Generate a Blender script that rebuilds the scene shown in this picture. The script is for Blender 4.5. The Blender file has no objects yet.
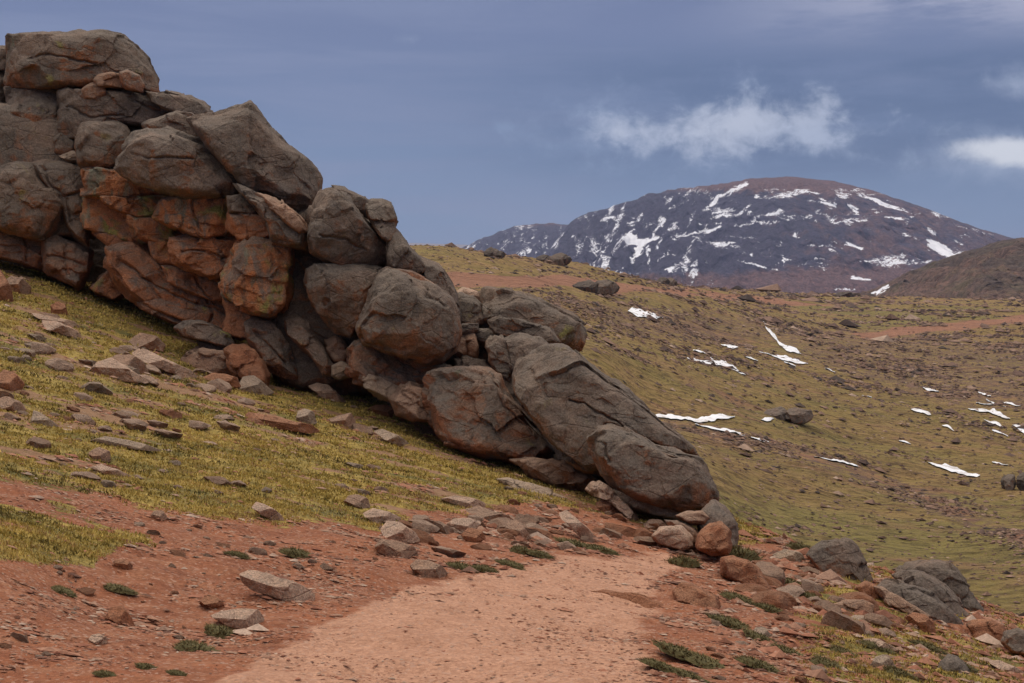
import bpy, bmesh, math, random
import numpy as np
from mathutils import Vector, Matrix

# ------------------------------------------------------------------ camera, world, sun, exposure
S = bpy.context.scene
W, H, F, HOR = 1024.0, 683.0, 1422.2, 290.0
PITCH = math.atan((H / 2 - HOR) / F)
cam_d = bpy.data.cameras.new("camera"); cam_d.lens = 50.0; cam_d.sensor_width = 36.0
cam_d.clip_start = 0.1; cam_d.clip_end = 60000
cam = bpy.data.objects.new("camera", cam_d); S.collection.objects.link(cam)
cam.location = (0, 0, 0); cam.rotation_euler = (math.radians(90) - PITCH, 0, 0)
S.camera = cam
S.view_settings.view_transform = 'Standard'; S.view_settings.look = 'None'
S.view_settings.exposure = 0.0; S.view_settings.gamma = 1.0
S.view_settings.use_curve_mapping = False

SUN_EL, SUN_AZ = math.radians(52), math.radians(-28)      # azimuth from +Y towards +X
sd = bpy.data.lights.new("sun", 'SUN'); sd.energy = 1.5; sd.angle = math.radians(14); sd.color = (1.0, 0.90, 0.78)
sun = bpy.data.objects.new("sun", sd); S.collection.objects.link(sun)
sv = Vector((math.sin(SUN_AZ) * math.cos(SUN_EL), math.cos(SUN_AZ) * math.cos(SUN_EL), math.sin(SUN_EL)))
sun.rotation_euler = sv.to_track_quat('Z', 'Y').to_euler()

class NT:
    """small node-tree writer"""
    def __init__(s, tree): s.t = tree; s.n = tree.nodes; s.l = tree.links
    def node(s, typ, **kw):
        n = s.n.new(typ)
        for k, v in kw.items(): setattr(n, k, v)
        return n
    def put(s, sock, v):
        if isinstance(v, bpy.types.NodeSocket): s.l.new(v, sock)
        elif v is not None: sock.default_value = v
    def math(s, op, a, b=None, c=None, clamp=False):
        n = s.node('ShaderNodeMath', operation=op, use_clamp=clamp)
        s.put(n.inputs[0], a); s.put(n.inputs[1], b)
        if c is not None: s.put(n.inputs[2], c)
        return n.outputs[0]
    def noise(s, vec, scale, detail=4, rough=0.55, dist=0.0):
        n = s.node('ShaderNodeTexNoise'); s.put(n.inputs['Vector'], vec)
        n.inputs['Scale'].default_value = scale; n.inputs['Detail'].default_value = detail
        n.inputs['Roughness'].default_value = rough; n.inputs['Distortion'].default_value = dist
        return n.outputs['Fac']
    def voro(s, vec, scale, feature='F1', out='Distance', rnd=1.0):
        n = s.node('ShaderNodeTexVoronoi', feature=feature); s.put(n.inputs['Vector'], vec)
        n.inputs['Scale'].default_value = scale; n.inputs['Randomness'].default_value = rnd
        return n.outputs[out]
    def smooth(s, v, lo, hi, a=0.0, b=1.0):
        n = s.node('ShaderNodeMapRange', interpolation_type='SMOOTHSTEP'); s.put(n.inputs[0], v)
        n.inputs[1].default_value = lo; n.inputs[2].default_value = hi
        n.inputs[3].default_value = a; n.inputs[4].default_value = b
        return n.outputs[0]
    def mix(s, f, a, b, blend='MIX'):
        n = s.node('ShaderNodeMix', data_type='RGBA', blend_type=blend)
        s.put(n.inputs[0], f)
        for i, v in ((6, a), (7, b)):
            if isinstance(v, tuple) and len(v) == 3: v = (*v, 1)
            s.put(n.inputs[i], v)
        return n.outputs[2]
    def mapping(s, vec, scale=(1, 1, 1), rot=(0, 0, 0), loc=(0, 0, 0)):
        n = s.node('ShaderNodeMapping'); s.put(n.inputs[0], vec)
        n.inputs[1].default_value = loc; n.inputs[2].default_value = rot; n.inputs[3].default_value = scale
        return n.outputs[0]
    def bump(s, h, strength, dist, normal=None):
        n = s.node('ShaderNodeBump'); s.put(n.inputs['Height'], h)
        n.inputs['Strength'].default_value = strength; n.inputs['Distance'].default_value = dist
        if normal: s.put(n.inputs['Normal'], normal)
        return n.outputs[0]

# sky: Nishita behind a broken cloud deck, all by direction
w = bpy.data.worlds.new("World"); S.world = w; w.use_nodes = True
w.node_tree.nodes.clear(); g = NT(w.node_tree)
sky = g.node('ShaderNodeTexSky', sky_type='NISHITA'); sky.sun_disc = False
sky.sun_elevation = SUN_EL; sky.sun_rotation = SUN_AZ; sky.altitude = 3900; sky.dust_density = 1.0
tc = g.node('ShaderNodeTexCoord'); sep = g.node('ShaderNodeSeparateXYZ'); g.l.new(tc.outputs['Generated'], sep.inputs[0])
az = g.math('ARCTAN2', sep.outputs[0], sep.outputs[1]); el = g.math('ARCSINE', sep.outputs[2])
cv = g.node('ShaderNodeCombineXYZ'); g.l.new(az, cv.inputs[0]); g.l.new(el, cv.inputs[1]); AE = cv.outputs[0]
def A_(px): return math.atan((px - 512) / F)
def E_(px, py): return math.atan((HOR - py) / math.hypot(F, px - 512))
K = 10.0
def col(r, g_, b): return (r * K, g_ * K, b * K)
ns = g.noise(g.mapping(AE, (1.3, 12, 1), (0, 0, -.06)), 2.0, 6, 0.6, .4)
ns2 = g.noise(g.mapping(AE, (3, 14, 1), (0, 0, 0.12)), 3.0, 5, 0.6)
t = g.smooth(el, 0.00, 0.20)
c = g.mix(t, col(.165, .245, .400), col(.165, .200, .345))
c = g.mix(g.smooth(ns, 0.42, 0.64), c, col(.205, .240, .385))
# darker deck in the right half
dk = g.math('MULTIPLY', g.smooth(az, A_(330), A_(760)), g.math('MULTIPLY', g.smooth(el, E_(900, 215), E_(900, 150)), g.smooth(el, E_(900, 20), E_(900, 75))))
dk = g.math('MULTIPLY', dk, g.smooth(ns2, 0.30, 0.62, 0.45, 1.0))
c = g.mix(dk, c, col(.092, .135, .255))
# pale streaks top right
st = g.math('MULTIPLY', g.smooth(az, A_(640), A_(980)), g.smooth(el, E_(900, 62), E_(900, 0)))
st = g.math('MULTIPLY', st, g.smooth(ns2, 0.34, 0.58))
c = g.mix(st, c, col(.42, .43, .56))
def blob(px, py, rx, ry, rot=0.0):
    m = g.mapping(AE, (1, 1, 1), (0, 0, 0), (-A_(px), -E_(px, py), 0))
    r = g.mapping(m, (F / rx, F / ry, 1), (0, 0, 0))
    if rot: 
        r0 = g.mapping(m, (1, 1, 1), (0, 0, rot)); r = g.mapping(r0, (F / rx, F / ry, 1))
    n = g.node('ShaderNodeVectorMath', operation='LENGTH'); g.l.new(r, n.inputs[0])
    return g.math('SUBTRACT', 1.0, n.outputs['Value'])
wisp = g.noise(g.mapping(AE, (1, 1.25, 1)), 22, 10, 0.64, 0.3)
wisp2 = g.noise(g.mapping(AE, (1, 1.2, 1), (0, 0, 0.3)), 60, 7, 0.62, 0.5)
wz = g.math('ADD', g.math('MULTIPLY', g.math('SUBTRACT', wisp, 0.5), 3.2), g.math('MULTIPLY', g.math('SUBTRACT', wisp2, 0.5), 1.5))
def cloud(c, b, lo, hi, colr, amp=1.0):
    f = g.smooth(g.math('ADD', b, g.math('MULTIPLY', wz, amp)), lo, hi)
    return g.mix(f, c, colr)
c = cloud(c, blob(695, 130, 200, 50), -0.1, 1.9, col(.33, .40, .57), 0.9)
c = cloud(c, blob(732, 127, 140, 33, -0.04), -0.1, 1.05, col(.57, .60, .71), 0.75)
c = cloud(c, blob(808, 134, 90, 26), -0.1, 1.7, col(.45, .50, .64), 0.7)
c = cloud(c, blob(1016, 86, 44, 24), 0.0, 1.6, col(.42, .47, .61), 0.7)
c = cloud(c, blob(1040, 160, 130, 38, 0.05), -0.1, 1.4, col(.36, .42, .56), 0.6)
c = cloud(c, blob(1036, 154, 92, 17, 0.10), 0.0, 0.6, col(.80, .81, .86), 0.3)
c = cloud(c, blob(410, 41, 22, 8), 0.1, 1.6, col(.28, .33, .47), 0.7)
c = cloud(c, blob(504, 128, 18, 9), 0.1, 1.8, col(.24, .31, .47), 0.7)
# brighter overcast higher up and behind
hi = g.smooth(el, 0.30, 0.95)
c = g.mix(hi, c, g.mix(g.smooth(g.noise(tc.outputs['Generated'], 3.0, 5, 0.6), 0.35, 0.65), col(1.4, 1.30, 1.19), col(1.95, 1.80, 1.65)))
fin = g.mix(0.88, sky.outputs[0], c)
bg = g.node('ShaderNodeBackground'); bg.inputs[1].default_value = 0.1; g.l.new(fin, bg.inputs[0])
wo = g.node('ShaderNodeOutputWorld'); g.l.new(bg.outputs[0], wo.inputs[0])

# ------------------------------------------------------------------ noise and geometry helpers
_rs = np.random.RandomState(7); _perm = _rs.permutation(1024); _perm = np.concatenate([_perm, _perm, _perm])
_grad = _rs.normal(size=(1024, 3)); _grad /= np.linalg.norm(_grad, axis=1)[:, None]
def perlin(p):
    p = np.asarray(p, dtype=np.float64); i = np.floor(p).astype(np.int64); f = p - i; i &= 1023
    u = f * f * f * (f * (f * 6 - 15) + 10); out = 0
    for dx in (0, 1):
        a = _perm[(i[:, 0] + dx) & 1023]
        for dy in (0, 1):
            b = _perm[a + ((i[:, 1] + dy) & 1023)]
            for dz in (0, 1):
                h = _perm[b + ((i[:, 2] + dz) & 1023)]; gv = _grad[h]
                d = gv[:, 0] * (f[:, 0] - dx) + gv[:, 1] * (f[:, 1] - dy) + gv[:, 2] * (f[:, 2] - dz)
                wt = (u[:, 0] if dx else 1 - u[:, 0]) * (u[:, 1] if dy else 1 - u[:, 1]) * (u[:, 2] if dz else 1 - u[:, 2])
                out = out + d * wt
    return out * 1.5
def fbm(p, octs=4, gain=0.5, lac=2.03):
    p = np.asarray(p, dtype=np.float64); a = 1.0; o = 0
    for k in range(octs):
        o = o + a * perlin(p + 17.3 * k); p = p * lac; a *= gain
    return o
def ridged(p, octs=4):
    p = np.asarray(p, dtype=np.float64); a = 1.0; o = 0
    for k in range(octs):
        o = o + a * (1 - np.abs(perlin(p + 9.1 * k)) * 2); p = p * 2.1; a *= 0.5
    return o
def sst(x, a, b):
    t_ = np.clip((np.asarray(x, float) - a) / (b - a), 0, 1); return t_ * t_ * (3 - 2 * t_)
cp, sp = math.cos(PITCH), math.sin(PITCH)
def ray(px, py):
    """world direction of an image point, scaled so its y is 1"""
    a = (np.asarray(px, float) - W / 2) / F; b = (H / 2 - np.asarray(py, float)) / F
    y = cp + b * sp; z = b * cp - sp
    return np.stack([a / y, np.ones_like(a), z / y], -1)
def project(x, y, z):
    d = y * cp - z * sp; up = y * sp + z * cp
    d = np.maximum(d, 0.05)
    return W / 2 + F * x / d, H / 2 - F * up / d
def pt(px, py, d): return ray(px, py) * d

# ------------------------------------------------------------------ terrain heights
near_c = [(0,683,6.0),(200,683,6.2),(400,683,6.3),(600,683,6.4),(800,683,7.2),(900,683,8.2),(1024,683,9.6),
 (0,560,8.2),(0,480,11),(0,400,16),(0,340,21),(0,270,28),(50,284,28),(100,300,28),(-150,225,28),(100,400,18),(100,500,11.5),(100,600,8.3),
 (250,380,25),(180,333,27),(250,450,17),(250,520,12),(250,600,8.8),(400,412,25),(400,480,17.5),(400,540,12.5),(400,600,9.2),
 (500,460,23),(550,500,18.5),(550,550,14),(550,610,9.6),(650,512,20.5),(650,555,15.5),(650,610,10.4),(600,490,22),
 (730,547,18),(730,600,11.5),(800,560,17.5),(800,620,11),(900,602,15.5),(900,650,10),(1000,647,14),(1000,675,10.5),(320,385,26.5),(460,440,24)]
P = np.array([pt(*c_) for c_ in near_c])
P = np.vstack([P, [[0,0,-1.68],[-6,0,-1.1],[6,0,-2.9],[0,-10,-1.6],[-25,25,1.2],[-30,0,1.5],[20,5,-6.0],[18,14,-6.2],[0,45,-1.6],[-25,45,2.2],[12,45,-6.5],[-12,38,0.2],[20,-20,-5]]])
def rbf_fit(X, v, soft):
    D = np.sqrt(((X[:, None] - X[None]) ** 2).sum(2) + soft); n = len(X)
    A = np.zeros((n + 3, n + 3)); A[:n, :n] = -D ; A[:n, n] = 1; A[:n, n + 1:] = X; A[n, :n] = 1; A[n + 1:, :n] = X.T
    return X, np.linalg.solve(A, np.concatenate([v, np.zeros(3)])), soft
def rbf_eval(m, Q):
    X, c_, soft = m; n = len(X); out = np.empty(len(Q))
    for s in range(0, len(Q), 100000):
        q = Q[s:s + 100000]; D = np.sqrt(((q[:, None] - X[None]) ** 2).sum(2) + soft)
        out[s:s + 100000] = -D @ c_[:n] + c_[n] + q @ c_[n + 1:]
    return out
NEAR = rbf_fit(P[:, :2], P[:, 2], 0.15)
mid_c = [(740,545,60),(1024,632,48),(900,588,54),(600,410,62),(420,360,60),(0,330,55),(640,410,100),(1024,480,110),(900,475,105),(780,445,98),
 (1024,380,190),(850,375,175),(700,342,170),(600,352,110),(1024,322,300),(850,330,270),(760,315,250),(870,297,470),(700,289,340),(600,270,260),(500,256,220),(415,250,200),
 (450,278,170),(560,283,190),(450,302,140),(560,305,150),(650,300,200),(1024,300,520),(780,293,400),(940,300,500),(0,262,200),(0,280,120),
 (0,330,900),(512,340,900),(1024,330,900),(0,320,3000),(512,325,3000),(1024,325,3000),(0,305,9000),(1024,305,9000),(512,305,9000),
 (1300,560,60),(1300,400,200),(1300,310,520),(300,262,200),(512,700,26),(1024,740,26),(0,480,26),(740,720,30)]
MC = np.array(mid_c, float)
def mid_uv(th, r): return np.stack([np.clip(th, -1.0, 1.0) * 4.0, np.log(r) * 1.6], -1)
MID = rbf_fit(mid_uv(np.arctan((MC[:, 0] - 512) / F), MC[:, 2]), (HOR - MC[:, 1]) / F, 0.004)
RCX = [-1500,0,300,430,560,650,735,800,850,900,1000,1024,1300]; RCY = [45,42,40,37,34,28,21,19.5,18.8,18,16.5,16,13]
def height(x, y, detail=True):
    x = np.asarray(x, float); y = np.asarray(y, float)
    r = np.hypot(x, y); th = np.arctan2(x, y); px = W / 2 + F * np.tan(np.clip(th, -1.2, 1.2))
    n = rbf_eval(NEAR, np.stack([x, y], -1)); m = rbf_eval(MID, mid_uv(th, np.maximum(r, 8))) * r * np.cos(np.clip(th, -.8, .8))
    m = np.where(np.abs(th) > 1.2, -20, m); m = np.clip(m, -120, r * 0.035 + 1.5)
    if detail:
        q = np.stack([x, y, x * 0], -1)
        n = n + 0.05 * fbm(q * 0.9, 3) + 0.014 * fbm(q * 5, 3) + 0.030 * fbm(q * [.7, 2.6, 1] + 3, 4)
        amp = np.clip((r - 25) / 60, 0, 1) * np.clip(1.6 - np.log10(np.maximum(r, 1)) * 0.28, 0.3, 1)
        m = m + amp * (1.0 * fbm(q * 0.035, 3) * 0.9 + 0.38 * fbm(q * 0.16 * [1, 0.6, 1], 4) + 0.16 * np.maximum(0, ridged(q * 0.4, 3) - 1.0))
    rc = np.interp(px, RCX, RCY); rc = np.where(np.abs(th) > 1.2, np.where(th < 0, 45, 13), rc)
    wt = sst(r, rc, rc + 16)
    return n * (1 - wt) + m * wt
_HR = np.exp(np.linspace(math.log(4.0), math.log(600), 1800))
def hit(px, py, lo=0, hi=1e9, fine=True):
    d = ray(px, py); R = _HR[(_HR >= lo) & (_HR <= hi)]
    zz = height(d[0] * R, R, fine); k = np.argmax(zz >= d[2] * R)
    if not (zz >= d[2] * R).any(): k = len(R) - 1
    if k > 0:
        a = zz[k - 1] - d[2] * R[k - 1]; b = zz[k] - d[2] * R[k]; tt = -a / (b - a + 1e-9); tt = min(max(tt, 0), 1)
        rr = R[k - 1] + (R[k] - R[k - 1]) * tt
    else: rr = R[0]
    return np.array([d[0] * rr, rr, d[2] * rr])
def sdist(px, py, poly):
    """signed distance in image units, positive inside"""
    poly = np.array(poly, float); n = len(poly); best = np.full(px.shape, 1e9); ins = np.zeros(px.shape, bool)
    for i in range(n):
        a = poly[i]; b = poly[(i + 1) % n]; e = b - a
        t_ = np.clip(((px - a[0]) * e[0] + (py - a[1]) * e[1]) / (e @ e + 1e-9), 0, 1)
        best = np.minimum(best, np.hypot(px - a[0] - t_ * e[0], py - a[1] - t_ * e[1]))
        cnd = ((a[1] > py) != (b[1] > py)) & (px < (b[0] - a[0]) * (py - a[1]) / (b[1] - a[1] + 1e-12) + a[0])
        ins ^= cnd
    return np.where(ins, best, -best)
def capsule(px, py, pts):
    """pts: (x, y, radius) chain; positive inside"""
    out = np.full(px.shape, -1e9)
    for i in range(max(1, len(pts) - 1)):
        a = np.array(pts[i], float); b = np.array(pts[min(i + 1, len(pts) - 1)], float); e = b[:2] - a[:2]
        t_ = np.clip(((px - a[0]) * e[0] + (py - a[1]) * e[1]) / (e @ e + 1e-9), 0, 1)
        out = np.maximum(out, (a[2] + (b[2] - a[2]) * t_) - np.hypot(px - a[0] - t_ * e[0], py - a[1] - t_ * e[1]))
    return out

def mesh_np(name, V, Fc, mats=(), smooth=True, attrs=None, link=True, tri=False):
    me = bpy.data.meshes.new(name); V = np.asarray(V, np.float32); Fc = np.asarray(Fc, np.int32); k = Fc.shape[1]
    me.vertices.add(len(V)); me.vertices.foreach_set('co', V.ravel())
    me.loops.add(len(Fc) * k); me.loops.foreach_set('vertex_index', Fc.ravel())
    me.polygons.add(len(Fc)); me.polygons.foreach_set('loop_start', np.arange(0, len(Fc) * k, k, dtype=np.int32))
    me.polygons.foreach_set('loop_total', np.full(len(Fc), k, np.int32))
    me.polygons.foreach_set('use_smooth', np.full(len(Fc), smooth, bool))
    for m_ in mats: me.materials.append(m_)
    if attrs:
        for an, av in attrs.items():
            if av.ndim == 2:
                at = me.attributes.new(an, 'FLOAT_COLOR', 'POINT'); at.data.foreach_set('color', np.asarray(av, np.float32).ravel())
            else:
                at = me.attributes.new(an, 'FLOAT', 'POINT'); at.data.foreach_set('value', np.asarray(av, np.float32).ravel())
    me.update(calc_edges=True)
    o = bpy.data.objects.new(name, me)
    if link: S.collection.objects.link(o)
    return o
def grid_faces(nr, nc, wrap=False):
    i = np.arange(nr - 1)[:, None] * nc; j = np.arange(nc if wrap else nc - 1)[None]
    jn = (j + 1) % nc
    return np.stack([(i + j), (i + jn), (i + nc + jn), (i + nc + j)], -1).reshape(-1, 4)
def tag(o, label=None, cat=None, group=None, kind=None):
    if label: o['label'] = label
    if cat: o['category'] = cat
    if group: o['group'] = group
    if kind: o['kind'] = kind
    return o

# ------------------------------------------------------------------ materials
def new_mat(name):
    m = bpy.data.materials.new(name); m.use_nodes = True; t_ = NT(m.node_tree); t_.n.clear()
    b = t_.node('ShaderNodeBsdfPrincipled'); o = t_.node('ShaderNodeOutputMaterial'); t_.l.new(b.outputs[0], o.inputs[0])
    b.inputs['Roughness'].default_value = 0.92
    b.inputs['Specular IOR Level'].default_value = 0.2
    return m, t_, b
def rock_mat(name, c1, c2, topc=(.185, .152, .125), rust=0.3, stain=0.0, rustc=(.34, .135, .06), lichen=0.0, pale=0.15, palec=(.33, .29, .24), dark=(.055, .045, .04), scale=1.0):
    m, g, b = new_mat(name)
    tc = g.node('ShaderNodeTexCoord'); oi = g.node('ShaderNodeObjectInfo')
    off = g.node('ShaderNodeVectorMath', operation='MULTIPLY_ADD'); off.inputs[1].default_value = (1, 1, 1)
    g.l.new(tc.outputs['Object'], off.inputs[0])
    rv = g.node('ShaderNodeCombineXYZ'); r50 = g.math('MULTIPLY', oi.outputs['Random'], 57.0)
    for k in range(3): g.l.new(r50, rv.inputs[k])
    g.l.new(rv.outputs[0], off.inputs[2]); v = off.outputs[0]
    if scale != 1: v = g.mapping(v, (scale,) * 3)
    big = g.noise(v, 1.1, 5, 0.6, 0.3); med = g.noise(v, 5.5, 6, 0.65, 0.4); fine = g.noise(v, 38, 4, 0.7)
    streak = g.noise(g.mapping(v, (3.2, 3.2, 0.35)), 1.3, 4, 0.6, 0.3)
    c = g.mix(g.smooth(big, 0.35, 0.65), c1, c2)
    rm = g.math('ADD', g.math('MULTIPLY', streak, 0.6), g.math('MULTIPLY', g.noise(v, 1.9, 5, 0.62, 0.6), 0.5))
    geo = g.node('ShaderNodeNewGeometry'); sn_ = g.node('ShaderNodeSeparateXYZ'); g.l.new(geo.outputs['Normal'], sn_.inputs[0])
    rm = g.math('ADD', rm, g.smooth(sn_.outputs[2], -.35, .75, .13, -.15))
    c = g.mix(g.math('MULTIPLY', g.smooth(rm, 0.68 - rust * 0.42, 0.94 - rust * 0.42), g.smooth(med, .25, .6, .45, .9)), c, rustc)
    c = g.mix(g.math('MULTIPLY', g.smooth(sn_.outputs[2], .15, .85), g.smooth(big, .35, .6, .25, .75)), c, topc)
    c = g.mix(g.math('MULTIPLY', g.smooth(g.noise(g.mapping(v, (4, 4, .5), (0, 0, 0), (9, 3, 1)), 1.1, 4, 0.6), 0.56, 0.72), 0.55), c, dark)
    if stain:
        sm_ = g.smooth(g.noise(g.mapping(v, (2.2, 2.2, .8), (0, .2, 0), (3, 7, 4)), 1.2, 6, .66, .5), .60 - stain * .2, .70 - stain * .15)
        c = g.mix(g.math('MULTIPLY', sm_, .8), c, (.165, .140, .118))
    c = g.mix(g.smooth(g.noise(g.mapping(v, (1, 1, 1), (0, 0, 0), (13, 2, 6)), 2.6, 6, .68, .3), .50, .72, 0, .55), c, g.mix(1, c, (1.55, 1.42, 1.30), 'MULTIPLY'))
    pm = g.math('MULTIPLY', g.smooth(g.noise(v, 7.5, 8, 0.72, 0.5), 0.66 - pale * 0.3, 0.78 - pale * 0.2), 0.65)
    c = g.mix(pm, c, palec)
    if lichen > 0:
        lm = g.smooth(g.noise(g.mapping(v, (1, 1, .8), (0, 0, 0), (5, 8, 2)), 1.7, 5, 0.55, 0.3), 0.68 - lichen * 0.25, 0.80 - lichen * 0.25)
        c = g.mix(g.math('MULTIPLY', lm, g.smooth(med, .35, .55)), c, (.26, .23, .07))
        gm = g.smooth(g.noise(g.mapping(v, (2, 2, .6), (0, 0, 0), (1, 4, 7)), 1.5, 5, 0.6, 0.3), 0.72 - lichen * 0.25, 0.80 - lichen * 0.25)
        c = g.mix(g.math('MULTIPLY', gm, 0.7), c, (.19, .20, .145))
    c = g.mix(g.smooth(fine, 0.38, 0.66), g.mix(1.0, c, (.72, .70, .68), 'MULTIPLY'), g.mix(1.0, c, (1.18, 1.15, 1.12), 'MULTIPLY'))
    spk = g.voro(v, 60); c = g.mix(g.smooth(spk, 0.30, 0.12, 0, .35), c, (.08, .06, .05))
    g.l.new(c, b.inputs['Base Color'])
    h = g.math('ADD', g.math('MULTIPLY', med, 0.5), g.math('MULTIPLY', g.noise(v, 17, 6, 0.7), 0.28))
    cr = g.voro(g.mapping(v, (1, 1, 1.6)), 1.6, 'DISTANCE_TO_EDGE')
    wv = g.math('ADD', cr, g.math('MULTIPLY', g.math('SUBTRACT', med, 0.5), 0.12))
    h = g.math('ADD', h, g.math('MULTIPLY', g.smooth(wv, 0.0, 0.035), 0.13))
    h = g.math('ADD', h, g.math('MULTIPLY', fine, 0.08))
    g.l.new(g.bump(h, 0.9, 0.16), b.inputs['Normal'])
    return m
M_GREY = rock_mat('weathered_granite', (.225, .165, .128), (.150, .120, .098), rust=0.16, lichen=0.05)
M_GREYR = rock_mat('granite_with_rust_streaks', (.225, .160, .120), (.150, .120, .096), rust=0.34, lichen=0.18)
M_RUST = rock_mat('rust_red_granite', (.42, .175, .085), (.32, .145, .08), rust=0.5, rustc=(.44, .165, .070), lichen=0.25, stain=.25)
M_RUST2 = rock_mat('dull_red_granite', (.29, .160, .100), (.20, .135, .10), rust=0.62, stain=.4, rustc=(.33, .13, .065), lichen=0.12)
M_LICH = rock_mat('lichen_stained_granite', (.47, .185, .080), (.36, .165, .08), rust=0.6, rustc=(.46, .17, .07), lichen=0.68, stain=.5)
M_PALE = rock_mat('pale_pink_stone', (.58, .39, .28), (.46, .29, .20), rust=0.3, pale=0.5, palec=(.48, .38, .30), scale=2, dark=(.17, .115, .085), topc=(.62,.45,.34))
M_STONE = rock_mat('brown_stone', (.40, .235, .155), (.29, .185, .13), rust=0.4, pale=0.35, palec=(.38, .29, .23), scale=2, dark=(.17, .115, .085), topc=(.46,.31,.22))
M_STGREY = rock_mat('grey_stone', (.43, .31, .22), (.31, .225, .165), rust=0.15, palec=(.52, .41, .31), pale=0.45, scale=2, dark=(.17, .115, .085), topc=(.48,.37,.28))
M_STRED = rock_mat('orange_red_stone', (.33, .13, .065), (.27, .115, .065), rust=0.5, pale=0.2, palec=(.42, .25, .17), scale=2, dark=(.17, .115, .085), topc=(.46,.24,.14))
M_DARK = rock_mat('dark_rock_and_crevice_shade', (.075, .058, .048), (.055, .045, .038), rust=0.15)  # dark stone of the mounds; on bedrock the colour stands for shade

def ground_mat(name):
    m, g, b = new_mat(name)
    tc = g.node('ShaderNodeTexCoord'); v = tc.outputs['Object']
    at = g.node('ShaderNodeAttribute', attribute_name='masks'); sp_ = g.node('ShaderNodeSeparateColor'); g.l.new(at.outputs['Color'], sp_.inputs[0])
    gr, pa, so = sp_.outputs
    str_ = g.mapping(v, (0.55, 1.5, 1), (0, 0, -0.35))
    n1 = g.noise(str_, 1.4, 6, 0.62, 0.2); n2 = g.noise(str_, 6, 6, 0.68, 0.3); n3 = g.noise(v, 28, 5, 0.7); n4 = g.noise(v, 90, 3, 0.7)
    # gravel and soil
    red = g.mix(g.smooth(n1, .35, .65), (.42, .160, .076), (.31, .118, .060))
    red = g.mix(g.smooth(n2, .42, .68), red, (.45, .210, .115))
    pth = g.mix(g.smooth(n2, .35, .65), (.68, .39, .255), (.59, .325, .205))
    c = g.mix(g.smooth(g.math('ADD', pa, g.math('MULTIPLY', g.math('SUBTRACT', n2, .5), 0.7)), .35, .65), red, pth)
    grain = g.voro(v, 55, 'F1', 'Color'); gs = g.node('ShaderNodeSeparateColor'); g.l.new(grain, gs.inputs[0])
    c = g.mix(g.smooth(gs.outputs[0], 0.0, 1.0, 0.0, 0.55), c, g.mix(1, c, (.55, .50, .48), 'MULTIPLY'))
    c = g.mix(g.smooth(gs.outputs[1], 0.8, 0.98, 0, .55), c, (.55, .36, .27))
    c = g.mix(g.smooth(n3, .40, .62, .0, .35), g.mix(1, c, (.78, .74, .72), 'MULTIPLY'), c)
    c = g.mix(so, c, g.mix(g.smooth(n2, .4, .65), (.30, .185, .105), (.22, .14, .075)))
    tr_ = g.noise(g.mapping(v, (1.6, .35, 1), (0, 0, -.45)), 3.0, 6, .7, .4)
    c = g.mix(g.smooth(tr_, .48, .68, 0, .32), c, g.mix(1, c, (.74, .68, .64), 'MULTIPLY'))
    # turf
    t1 = g.mix(g.smooth(n2, .33, .66), (.30, .210, .050), (.46, .32, .085))
    t1 = g.mix(g.smooth(n1, .42, .70), t1, (.14, .125, .038))
    t1 = g.mix(g.smooth(n3, .42, .62), t1, g.mix(1, t1, (.55, .58, .60), 'MULTIPLY'))
    t1 = g.mix(g.smooth(g.noise(str_, 3.3, 5, .6), .60, .74), t1, (.26, .15, .09))
    gm = g.math('ADD', gr, g.math('ADD', g.math('MULTIPLY', g.math('SUBTRACT', n2, .5), 1.1), g.math('MULTIPLY', g.math('SUBTRACT', n1, .5), 0.8)))
    gmask = g.smooth(gm, .44, .56)
    c = g.mix(gmask, c, t1)
    g.l.new(c, b.inputs['Base Color'])
    h = g.math('ADD', g.math('MULTIPLY', n2, .6), g.math('ADD', g.math('MULTIPLY', n3, .35), g.math('MULTIPLY', gs.outputs[2], .10)))
    h = g.math('ADD', h, g.math('MULTIPLY', gmask, 0.25))
    g.l.new(g.bump(h, 0.8, 0.07), b.inputs['Normal'])
    return m
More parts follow.
